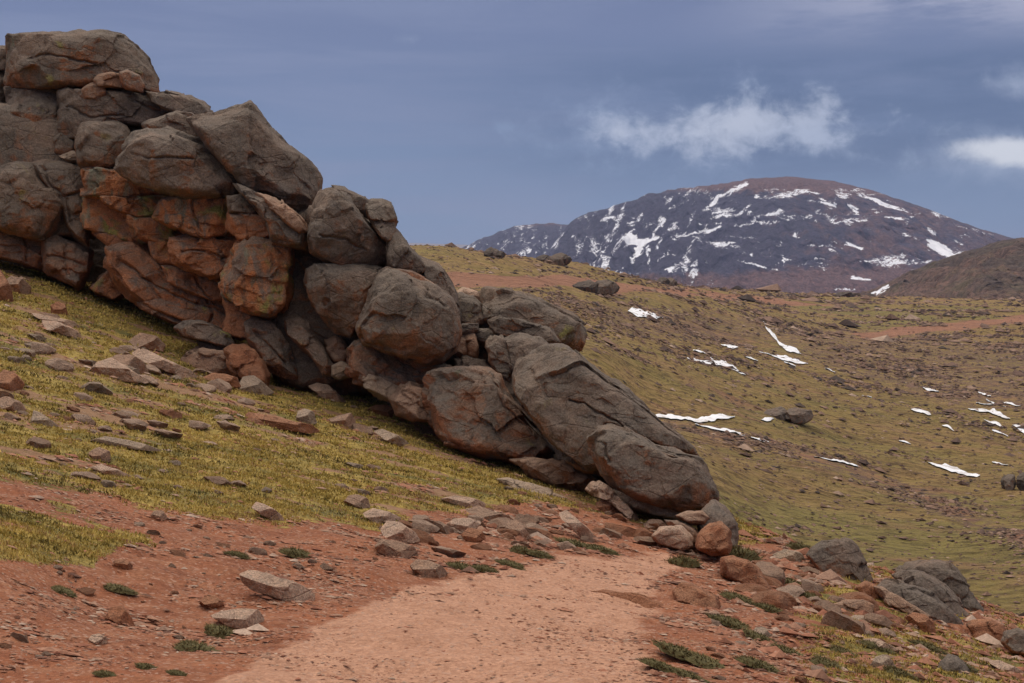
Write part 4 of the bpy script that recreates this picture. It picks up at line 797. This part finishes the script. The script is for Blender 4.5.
KIND = {'pale': M_PALE, 'brown': M_STONE, 'grey': M_STGREY, 'red': M_STRED}
PROTO = {k: [stone_mesh('stone', m_, 300 + i * 7 + j, 3) for j in range(4)] for i, (k, m_) in enumerate(KIND.items())}
DIRS = ['right of', 'below', 'below', 'left of', 'left of', 'above', 'above', 'right of']
_used = set(); LOOSE = []
def where_label(px, py, head, maxw=16):
    c_ = sorted(LM, key=lambda l: math.hypot(l[0] - px, (l[1] - py) * 1.4))
    for l in c_:
        if len(l[2].split()) + len(head.split()) + 3 > maxw: continue
        dx, dy = px - l[0], py - l[1]
        d_ = ('right of' if dx > 0 else 'left of') if abs(dx) > abs(dy) * 1.3 else ('below' if dy > 0 else 'above')
        lab = head + ' ' + d_ + ' the ' + l[2]
        if lab not in _used: _used.add(lab); return lab
    return head
def scatter(polygon, n, kinds, smin, smax, seed, label, group, flat=(.5, 1.0), roll=.26, lo=0, hi=40):
    """n separate stones inside an area of the slope; sizes in metres"""
    rs = np.random.RandomState(seed); poly = np.array(polygon, float); x0, y0 = poly.min(0); x1, y1 = poly.max(0); k = 0; tries = 0
    while k < n and tries < n * 40:
        tries += 1; px, py = rs.uniform(x0, x1), rs.uniform(y0, y1)
        if sdist(np.array([px]), np.array([py]), polygon)[0] < 0: continue
        h = hit(px, py, lo, hi); kind = kinds[rs.randint(len(kinds))]
        s = smin * (smax / smin) ** (rs.rand() ** 1.7)
        o = bpy.data.objects.new('stone', PROTO[kind][rs.randint(4)]); S.collection.objects.link(o)
        fl = rs.uniform(*flat)
        o.scale = (s, s * rs.uniform(.6, .9), s * fl * .62); o.rotation_euler = (rs.uniform(-.15, .15), roll * rs.uniform(.5, 1.3), rs.uniform(-.5, .5) + (math.pi if rs.rand() < .5 else 0))
        if abs(o.rotation_euler[2]) > 1.6: o.rotation_euler[1] *= -1
        o.location = (h[0], h[1], h[2] - s * fl * .62 * .42)
        szw = 'tiny' if s < .12 else 'small' if s < .3 else 'larger'
        tag(o, where_label(px, py, szw + ' ' + {'pale': 'pale', 'brown': 'brown', 'grey': 'grey', 'red': 'rust-red'}[kind] + ' stone'), 'stone', group.replace('<k>', {'pale': 'pale', 'brown': 'brown', 'grey': 'grey', 'red': 'red'}[kind]))
        k += 1
Z1 = [(0,300),(60,318),(130,330),(180,350),(240,392),(200,400),(120,395),(60,385),(0,380)]
scatter(Z1, 40, ['pale', 'brown', 'pale', 'grey'], .16, .52, 401, '<k> loose stone in the upper left turf below the cave', '<k> stones in the upper left turf', lo=15)
scatter([(0,385),(120,398),(240,400),(330,400),(420,425),(440,445),(380,445),(250,440),(120,440),(0,420)], 46, ['pale', 'brown', 'pale', 'red'], .11, .38, 402, '<k> loose stone in the turf at the foot of the outcrop', '<k> stones in the turf at the outcrop foot', lo=10)
scatter([(0,430),(200,445),(420,450),(540,480),(500,505),(300,505),(120,490),(0,470)], 26, ['pale', 'brown', 'grey'], .08, .28, 403, '<k> small stone in the middle of the turf slope', '<k> small stones in mid turf')
scatter([(350,505),(440,520),(520,520),(540,545),(470,558),(430,560),(380,550)], 30, ['pale', 'brown', 'red'], .10, .42, 404, '<k> stone in the heap between the turf edge and the path', '<k> stones in the turf edge heap')
scatter([(500,490),(560,500),(640,520),(700,548),(640,552),(560,552),(500,545)], 48, ['pale', 'brown', 'red', 'red'], .12, .5, 405, '<k> broken rock on the rubble bank above the far end of the path', '<k> rubble on the bank above the path')
scatter([(740,560),(800,565),(860,600),(900,625),(900,650),(840,640),(780,620),(740,590)], 40, ['pale', 'brown', 'red', 'red'], .12, .5, 406, '<k> broken rock on the rubble slope right of the path', '<k> rubble right of the path')
scatter([(0,570),(160,555),(330,560),(240,600),(180,640),(60,660),(0,660)], 22, ['pale', 'brown', 'red'], .03, .13, 407, '<k> small stone on the red gravel bank left of the path', '<k> small stones on the left gravel bank')
scatter([(640,610),(760,610),(860,640),(1000,660),(930,683),(700,683)], 26, ['pale', 'brown', 'red'], .04, .17, 408, '<k> small stone on the lower right gravel slope', '<k> small stones on the lower right slope')
scatter([(100,520),(220,525),(330,535),(380,560),(300,575),(180,560),(150,545)], 22, ['pale', 'brown', 'red'], .05, .22, 409, '<k> stone on the red gravel between turf and path', '<k> stones on the red gravel between turf and path')

# ------------------------------------------------------------------ stuff: pebbles, turf blades, rubble on the far hillside
RNG = np.random.RandomState(99)
vis = (PX > -60) & (PX < 1084) & (PY > 200) & (PY < 720)
def chips(name, idx, size, mat, tint, flat=.6, sink=.25, label=None, el=1.7):
    n = len(idx); base = np.array([[1,0,0],[.3,.9,0],[-.8,.6,0],[-.9,-.5,0],[.1,-1,0],[.1,.1,.8],[.05,0,-.5]], float)
    F_ = np.array([[0,1,5],[1,2,5],[2,3,5],[3,4,5],[4,0,5],[1,0,6],[2,1,6],[3,2,6],[4,3,6],[0,4,6]])
    ang = RNG.normal(size=n) * .55 + (RNG.rand(n) < .5) * math.pi; ca, sa = np.cos(ang), np.sin(ang)
    P_ = base[None] * (1 + RNG.uniform(-.35, .35, (n, 7, 3))); P_[..., 0] *= el; P_[..., 1] *= .8; P_[..., 2] *= flat
    P_[:, 5, :2] += RNG.uniform(-.5, .5, (n, 2))
    x = P_[..., 0] * ca[:, None] - P_[..., 1] * sa[:, None]; y = P_[..., 0] * sa[:, None] + P_[..., 1] * ca[:, None]
    Pw = np.stack([x, y, P_[..., 2]], -1) * size[:, None, None] * .5
    jit = RNG.normal(size=(n, 2)) * (np.hypot(X[idx], Y[idx]) * .0025)[:, None]
    xx = X[idx] + jit[:, 0]; yy = Y[idx] + jit[:, 1]
    e_ = .25; gx = (height(xx + e_, yy, False) - height(xx - e_, yy, False)) / (2 * e_); gy = (height(xx, yy + e_, False) - height(xx, yy - e_, False)) / (2 * e_)
    gx = np.clip(gx, -.8, .8); gy = np.clip(gy, -.8, .8)
    Pw[..., 2] += Pw[..., 0] * gx[:, None] + Pw[..., 1] * gy[:, None]
    Pw[..., 0] += xx[:, None]; Pw[..., 1] += yy[:, None]; Pw[..., 2] += (Z[idx] + size * .5 * flat * (.5 - sink))[:, None]
    o = mesh_np(name, Pw.reshape(-1, 3), (F_[None] + np.arange(n)[:, None, None] * 7).reshape(-1, 3), [mat], smooth=False, attrs={'tint': np.repeat(tint, 7)})
    return tag(o, label, name.replace('_', ' '), kind='stuff')
def tint_mat(name, cols, rough_noise=8.0):
    m, g, b = new_mat(name); at = g.node('ShaderNodeAttribute', attribute_name='tint')
    r = g.node('ShaderNodeValToRGB'); g.l.new(at.outputs['Fac'], r.inputs[0]); e = r.color_ramp.elements
    e[0].position = 0; e[0].color = (*cols[0], 1); e[1].position = 1; e[1].color = (*cols[-1], 1)
    for i, c_ in enumerate(cols[1:-1]): q = e.new((i + 1) / (len(cols) - 1)); q.color = (*c_, 1)
    tc = g.node('ShaderNodeTexCoord'); nz = g.noise(tc.outputs['Object'], rough_noise, 4, .6)
    c = g.mix(g.smooth(nz, .35, .65), r.outputs[0], g.mix(1, r.outputs[0], (.72, .72, .72), 'MULTIPLY'))
    g.l.new(c, b.inputs['Base Color']); return m
M_PEB = tint_mat('gravel_chips', [(.16, .08, .055), (.33, .135, .08), (.40, .19, .115), (.36, .22, .15), (.50, .36, .27)], 40)
M_RUB = tint_mat('hillside_rubble', [(.075, .055, .045), (.16, .10, .075), (.27, .165, .115), (.42, .30, .22)], 2)
M_BLADE = tint_mat('turf_blades', [(.12, .095, .03), (.29, .21, .05), (.48, .345, .08), (.64, .46, .14), (.38, .23, .10)], 3)
M_CUSH = tint_mat('cushion_leaves', [(.085, .072, .030), (.15, .125, .050), (.23, .175, .07), (.32, .20, .10)], 6)
q3 = np.stack([X, Y, X * 0], -1)
cl = np.zeros(len(X)); nv_ = np.where(vis & is_near)[0]; cl[nv_] = fbm(q3[nv_] * [1.1, 2.0, 1], 4)
wp = np.where(vis & is_near & (PY < 712), np.clip(1 - gr * 1.5, 0, 1) * np.clip(.35 + cl * 1.4, 0.05, 1.5) * (1 - .72 * pa) + .05 * gr, 0)
wp /= wp.sum(); idx = RNG.choice(len(X), 46000, replace=False, p=wp)
sz = np.maximum(.007, RRr[idx] * .0011) * np.exp(RNG.normal(size=len(idx)) * .55); sz *= 1 + 1.1 * sst(cl[idx], .1, .6) * (1 - pa[idx])
chips('gravel', idx, np.minimum(sz, .11), M_PEB, np.clip(RNG.normal(.5, .27, len(idx)), 0, 1), .55, label='loose gravel chips strewn over the path and the red banks')
# rubble bank chips, larger
wr = np.where(vis & is_near & (PX > 470) & (PY > 490), np.clip(sst(PX, 700, 780) + (sdist(PX, PY, RB) > 0) * 1.2, 0, 1) * (1 - pa) ** 2 * np.clip(.2 + cl * 2, 0, 1.5), 0)
wr /= wr.sum(); idx = RNG.choice(len(X), 10000, replace=False, p=wr)
chips('rubble', idx, RRr[idx] * .0027 * np.exp(RNG.normal(size=len(idx)) * .5), M_PEB, np.clip(RNG.normal(.5, .27, len(idx)), 0, 1), .85, label='small angular rubble between the larger rocks on both banks')
# far hillside
clm = np.zeros(len(X)); mv = np.where(vis & ~is_near & (RRr < 600))[0]; clm[mv] = fbm(q3[mv] * [.07, .11, 1], 5)
wm = np.where(vis & ~is_near & (RRr < 600), (.006 + rub * 1.2 * np.clip(clm * 1.6 - .12, 0, 1.2) + .15 * np.clip(clm - .42, 0, 1)) * (1 - so), 0)
wm /= wm.sum(); idx = RNG.choice(len(X), 60000, replace=False, p=wm)
sz = RRr[idx] * .0017 * np.exp(RNG.normal(size=len(idx)) * .55)
chips('hillside_rubble', idx, sz, M_RUB, np.clip(RNG.normal(.42, .27, len(idx)) , 0, 1), .6, label='dark broken rock strewn over the hillside across the dip', el=1.15)
# turf
wg = np.where(vis & is_near, np.clip((gr - .38) * 2.5, 0, 1) * np.clip(.65 + cl * .7, .1, 1.4), 0)
wg /= wg.sum(); idx = RNG.choice(len(X), 80000, replace=True, p=wg); nb = 4
def blades(idx_xyz, rr, nb, mat, name, hgt, wid, tint0, spread):
    n = len(rr); B_ = np.repeat(idx_xyz, nb, 0); r_ = np.repeat(rr, nb); N_ = n * nb
    B_ = B_ + np.stack([RNG.normal(size=N_), RNG.normal(size=N_), np.zeros(N_)], -1) * (spread * r_)[:, None] * [1, 1, 0]
    an = RNG.rand(N_) * 6.283; lean = RNG.uniform(.2, 1.1, N_); h_ = hgt(r_) * RNG.uniform(.5, 1.2, N_); w_ = wid(r_)
    dirx = np.cos(an) * np.sin(lean); diry = np.sin(an) * np.sin(lean); tip = B_ + np.stack([dirx, diry, np.cos(lean)], -1) * h_[:, None]
    a2 = RNG.rand(N_) * 6.283; sd_ = np.stack([np.cos(a2), np.sin(a2), a2 * 0], -1) * w_[:, None] * .5
    B_[:, 2] -= .006
    Vv = np.stack([B_ - sd_, B_ + sd_, tip], 1).reshape(-1, 3)
    tn = np.clip(np.repeat(tint0, nb) + RNG.normal(size=N_) * .12, 0, 1)
    return mesh_np(name, Vv, np.arange(len(Vv)).reshape(-1, 3), [mat], smooth=False, attrs={'tint': np.repeat(tn, 3)})
cs = fbm(q3[idx] * [.7, 3.4, 1] + 5, 5); tt0 = np.clip(.48 + .75 * cs + .22 * cl[idx] + RNG.normal(size=len(idx)) * .10, 0, 1)
jr = np.stack([X[idx], Y[idx], Z[idx]], -1)
o = blades(jr, RRr[idx], nb, M_BLADE, 'turf', lambda r: .016 + .0009 * r, lambda r: np.maximum(.006, r * .0013), tt0, .0022)
tag(o, 'short yellowish alpine turf covering the slope below the outcrop', 'turf', kind='stuff')
# ------------------------------------------------------------------ cushion plants: low dark mats of leaves
def cushion_mesh(seed):
    rs = np.random.RandomState(seed); n = 420
    a = rs.rand(n) * 6.283; r = np.sqrt(rs.rand(n)); x = r * np.cos(a) * .5 * (1 + .25 * np.sin(a * 3 + seed)); y = r * np.sin(a) * .32; z = np.sqrt(np.maximum(1 - r ** 2, 0)) * .20
    B_ = np.stack([x, y, z - .06], -1); d = np.stack([x * 1.2, y * 1.2, z * 0 + .35], -1) + rs.normal(size=(n, 3)) * .14; d /= np.linalg.norm(d, axis=1)[:, None]
    a2 = rs.rand(n) * 6.283; sd_ = np.stack([np.cos(a2), np.sin(a2), 0 * a2], -1) * .020
    Vv = np.stack([B_ - sd_, B_ + sd_, B_ + d * rs.uniform(.07, .15, n)[:, None]], 1).reshape(-1, 3); Fc = np.arange(len(Vv)).reshape(-1, 3)
    # mat body
    k = 16; th_ = np.linspace(0, 6.283, k, endpoint=False); rings = [np.array([[0, 0, .17]])] + [np.stack([rr_ * .5 * np.cos(th_) * (1 + .25 * np.sin(th_ * 3 + seed)), rr_ * .32 * np.sin(th_), th_ * 0 + math.sqrt(1 - rr_ ** 2) * .17 - .03 * (rr_ > .99)], -1) for rr_ in (.4, .75, 1.0)]
    bv = np.vstack(rings); f = [[0, 1 + i, 1 + (i + 1) % k] for i in range(k)]
    for q in range(2):
        o1, o2 = 1 + q * k, 1 + (q + 1) * k
        for i in range(k): f += [[o1 + i, o2 + i, o2 + (i + 1) % k], [o1 + i, o2 + (i + 1) % k, o1 + (i + 1) % k]]
    Fc = np.vstack([Fc, np.array(f) + len(Vv)]); tn = np.concatenate([np.repeat(np.clip(rs.normal(.42, .22, n), 0, 1), 3), np.full(len(bv), .15)]); Vv = np.vstack([Vv, bv])
    o = mesh_np('cushion_plant', Vv, Fc, [M_CUSH], smooth=False, attrs={'tint': tn}, link=False); return o.data
CM = [cushion_mesh(s_) for s_ in (1, 2, 3, 4)]
CU = [('left', 222,635,32,9),('left', 197,651,36,9),('left', 298,556,26,8),('left',238,556,18,5),('left',118,590,26,5),('left',62,592,22,5),('left',106,676,18,6),('left',178,675,16,5),('left',146,668,18,5),
 ('bank', 522,553,20,8),('bank', 462,570,24,8),('bank', 486,571,22,6),('bank', 575,547,34,7),('bank', 600,551,26,6),('bank',540,556,20,6),('bank',512,566,22,5),
 ('right', 680,656,44,10),('right', 712,668,48,8),('right', 660,668,34,7),('right', 735,627,38,8),('right', 760,640,30,7),('right', 790,655,34,7),('right', 740,602,30,8),('right', 772,612,28,7),('right', 690,678,30,6),('right', 830,668,34,8),('right', 760,668,40,8),
 ('right', 812,600,26,7),('right', 790,585,30,7),('right', 845,655,28,7),('right', 880,650,28,7),('right', 930,650,30,7),('right', 960,668,34,8),('right', 900,676,30,8)]
LB = {'left': 'small dark green cushion plant on the red gravel left of the path', 'bank': 'dark green cushion plant at the foot of the rubble bank by the path', 'right': 'elongated green cushion plant on the gravel slope right of the path'}
for i, (zn, px, py, wp_, hp_) in enumerate(CU):
    h = hit(px, py, 0, 40); s_ = wp_ * h[1] / F
    o = bpy.data.objects.new('cushion_plant', CM[i % 4]); S.collection.objects.link(o); o.location = (h[0], h[1], h[2])
    o.location.z += s_ * .03; o.scale = (s_ * 1.35, s_ * 1.3, s_ * 1.25 * min(1.3, max(.5, hp_ / wp_ * 3))); o.rotation_euler = (0, .25 if zn != 'right' else .38, (i * 1.3) % .5 - .25)
    tag(o, where_label(px, py, 'low green cushion plant'), 'cushion plant', 'cushion plants ' + zn + (' of the path' if zn != 'bank' else ' by the path'))
for k, (px, py, wp_, hp_, lb) in enumerate([(681,565,34,12,'bright green plant clump at the path bend, left one of the two'), (735,558,44,11,'bright green plant clump behind the path bend rock, right one of the two'), (796,549,26,8,'green patch of plants just before the triangular boulder')]):
    h = hit(px, py, 0, 40); s_ = wp_ * h[1] / F; o = bpy.data.objects.new('plant_clump', CM[k]); S.collection.objects.link(o); o.location = h
    o.scale = (s_, s_, s_ * 1.3); tag(o, lb, 'plant')
# ------------------------------------------------------------------ snow patches lying on the far hillside
ms, g, b = new_mat('old_snow'); tc = g.node('ShaderNodeTexCoord'); b.inputs['Roughness'].default_value = .6
c = g.mix(g.smooth(g.noise(tc.outputs['Object'], .9, 6, .65), .47, .68), (.82, .83, .86), (.50, .46, .43)); g.l.new(c, b.inputs['Base Color'])
g.l.new(g.bump(g.noise(tc.outputs['Object'], 2.5, 5, .6), .5, .15), b.inputs['Normal'])
def snow(label, pts, seed):
    """pts: chain of (px, py, half height px); a lens of snow lying on the ground"""
    rs = np.random.RandomState(seed); pts = np.array(pts, float); L = np.r_[0, np.cumsum(np.hypot(*np.diff(pts[:, :2], axis=0).T))]
    n = max(8, int(L[-1] / 1.5)); s = np.linspace(0, L[-1], n); cx = np.interp(s, L, pts[:, 0]); cy = np.interp(s, L, pts[:, 1]); hh = np.interp(s, L, pts[:, 2])
    hh = 1.5 * np.maximum(hh * np.minimum(1, np.minimum(s, L[-1] - s) / 4 + .12), .12); nz = np.cumsum(rs.normal(size=n)) * .12; nz -= nz.mean()
    sm_ = lambda a_: np.convolve(np.pad(a_, 4, mode='edge'), np.hanning(9) / np.hanning(9).sum(), 'valid')
    up = hh * (1 + 1.3 * sm_(rs.uniform(-1, 1, n))); dn = hh * (1 + 1.3 * sm_(rs.uniform(-1, 1, n))); rows = np.linspace(-1, 1, 9); V_ = []
    for r_ in rows:
        for i in range(n):
            off = (up[i] if r_ < 0 else dn[i]) * r_; h = hit(cx[i], cy[i] + off, lo=40, fine=False); h[2] = height(h[:1], h[1:2])[0]; th_ = .10 * (1 - r_ * r_) * h[1] / 150 + (.06 if abs(r_) < .99 else -.15)
            V_.append(h + np.array([0, 0, th_]))
    V_ = np.array(V_); base = np.array([V_[:, 0].mean(), V_[:, 1].mean(), V_[:, 2].min()])
    o = mesh_np('snow_patch', V_ - base, grid_faces(7, n), [ms]); o.location = base; tag(o, label, 'snow patch'); LM.append((float(pts[:, 0].mean()), float(pts[:, 1].mean()), label)) if 'fleck' not in label else None
snow('short white snow patch high on the hillside, below the far road', [(628,313,.8),(640,317,2.6),(652,320,2.4),(663,322,.8)], 1)
snow('ragged snow strip in the middle of the hillside, above the long wedge', [(687,354,.8),(700,359,2),(712,361,1.6),(722,363,2.6),(735,369,2.4),(746,373,.8)], 2)
snow('tiny snow patch just above the ragged strip', [(721,348,.8),(730,350,1.8),(738,352,.8)], 3)
snow('snow strip low in the stony gully chain', [(759,350,.8),(772,354,1.2),(785,358,2.4),(808,364,1)], 4)
snow('upper snow strip of the stony gully chain', [(763,321,1),(766,330,1.6),(774,338,1.6),(780,345,2),(792,350,2),(801,353,1)], 5)
snow('long bright wedge of snow beside the largest leaning boulder', [(630,404,.6),(645,408,1.8),(670,411,2.6),(700,416,3.4),(735,416,.7)], 6)
snow('thin dirty snow streak below the long wedge', [(695,423,.6),(715,427,1.2),(745,433,.7)], 7)
snow('narrow curved snow strip near the middle of the lower hillside', [(814,455,.6),(830,459,1.6),(844,461,1.2),(858,466,1)], 8)
snow('small snow patch right of centre below the red road', [(923,385,.6),(930,387,1.5),(939,390,.6)], 9)
snow('small bright snow patch below the other right of centre', [(911,415,.8),(918,417,1.8),(931,421,.8)], 10)
snow('flat wide snow patch low on the right hillside', [(928,465,1),(945,468,2),(960,472,1.6),(980,476,.8)], 11)
snow('short snow sliver topmost in the right edge group', [(978,391,.6),(985,393,1.4),(991,396,.6)], 12)
snow('second snow sliver of the right edge group', [(986,398,.6),(994,403,1.3),(1006,407,.7)], 13)
snow('widest snow strip of the right edge group', [(968,411,1),(982,413,1.6),(994,414,2.4),(1010,421,1.4)], 14)
snow('lowest snow strip of the right edge group', [(984,421,.6),(994,424,1.5),(1003,428,.7)], 15)
snow('snow sliver cut by the right edge', [(1012,427,.6),(1020,429,1.5),(1032,434,1)], 16)
for i_, (x_, y_, l_, w_) in enumerate([(700,352,7,.8),(790,364,6,.8),(752,362,6,.8),(985,406,9,.9),(1000,433,8,.9),(948,432,6,.7),(1012,402,9,.8),(867,398,5,.7),(830,372,5,.6),(760,436,9,.7),(905,442,6,.7),(1000,462,8,.8)]):
    snow(where_label(x_, y_, 'tiny snow fleck on the hillside'), [(x_ - l_, y_ - 1.5, .5), (x_, y_, w_), (x_ + l_, y_ + 2.5, .5)], 40 + i_)
    S.collection.objects[-1]['group'] = 'tiny snow flecks on the far hillside'
snow('tiny snow fleck beside the dark oval rock mound', [(761,420,.6),(768,421,1.1),(774,421,.6)], 17)
snow('snow streak at the foot of the brown hill', [(868,295,.5),(876,291,1.2),(888,285,.8)], 18)
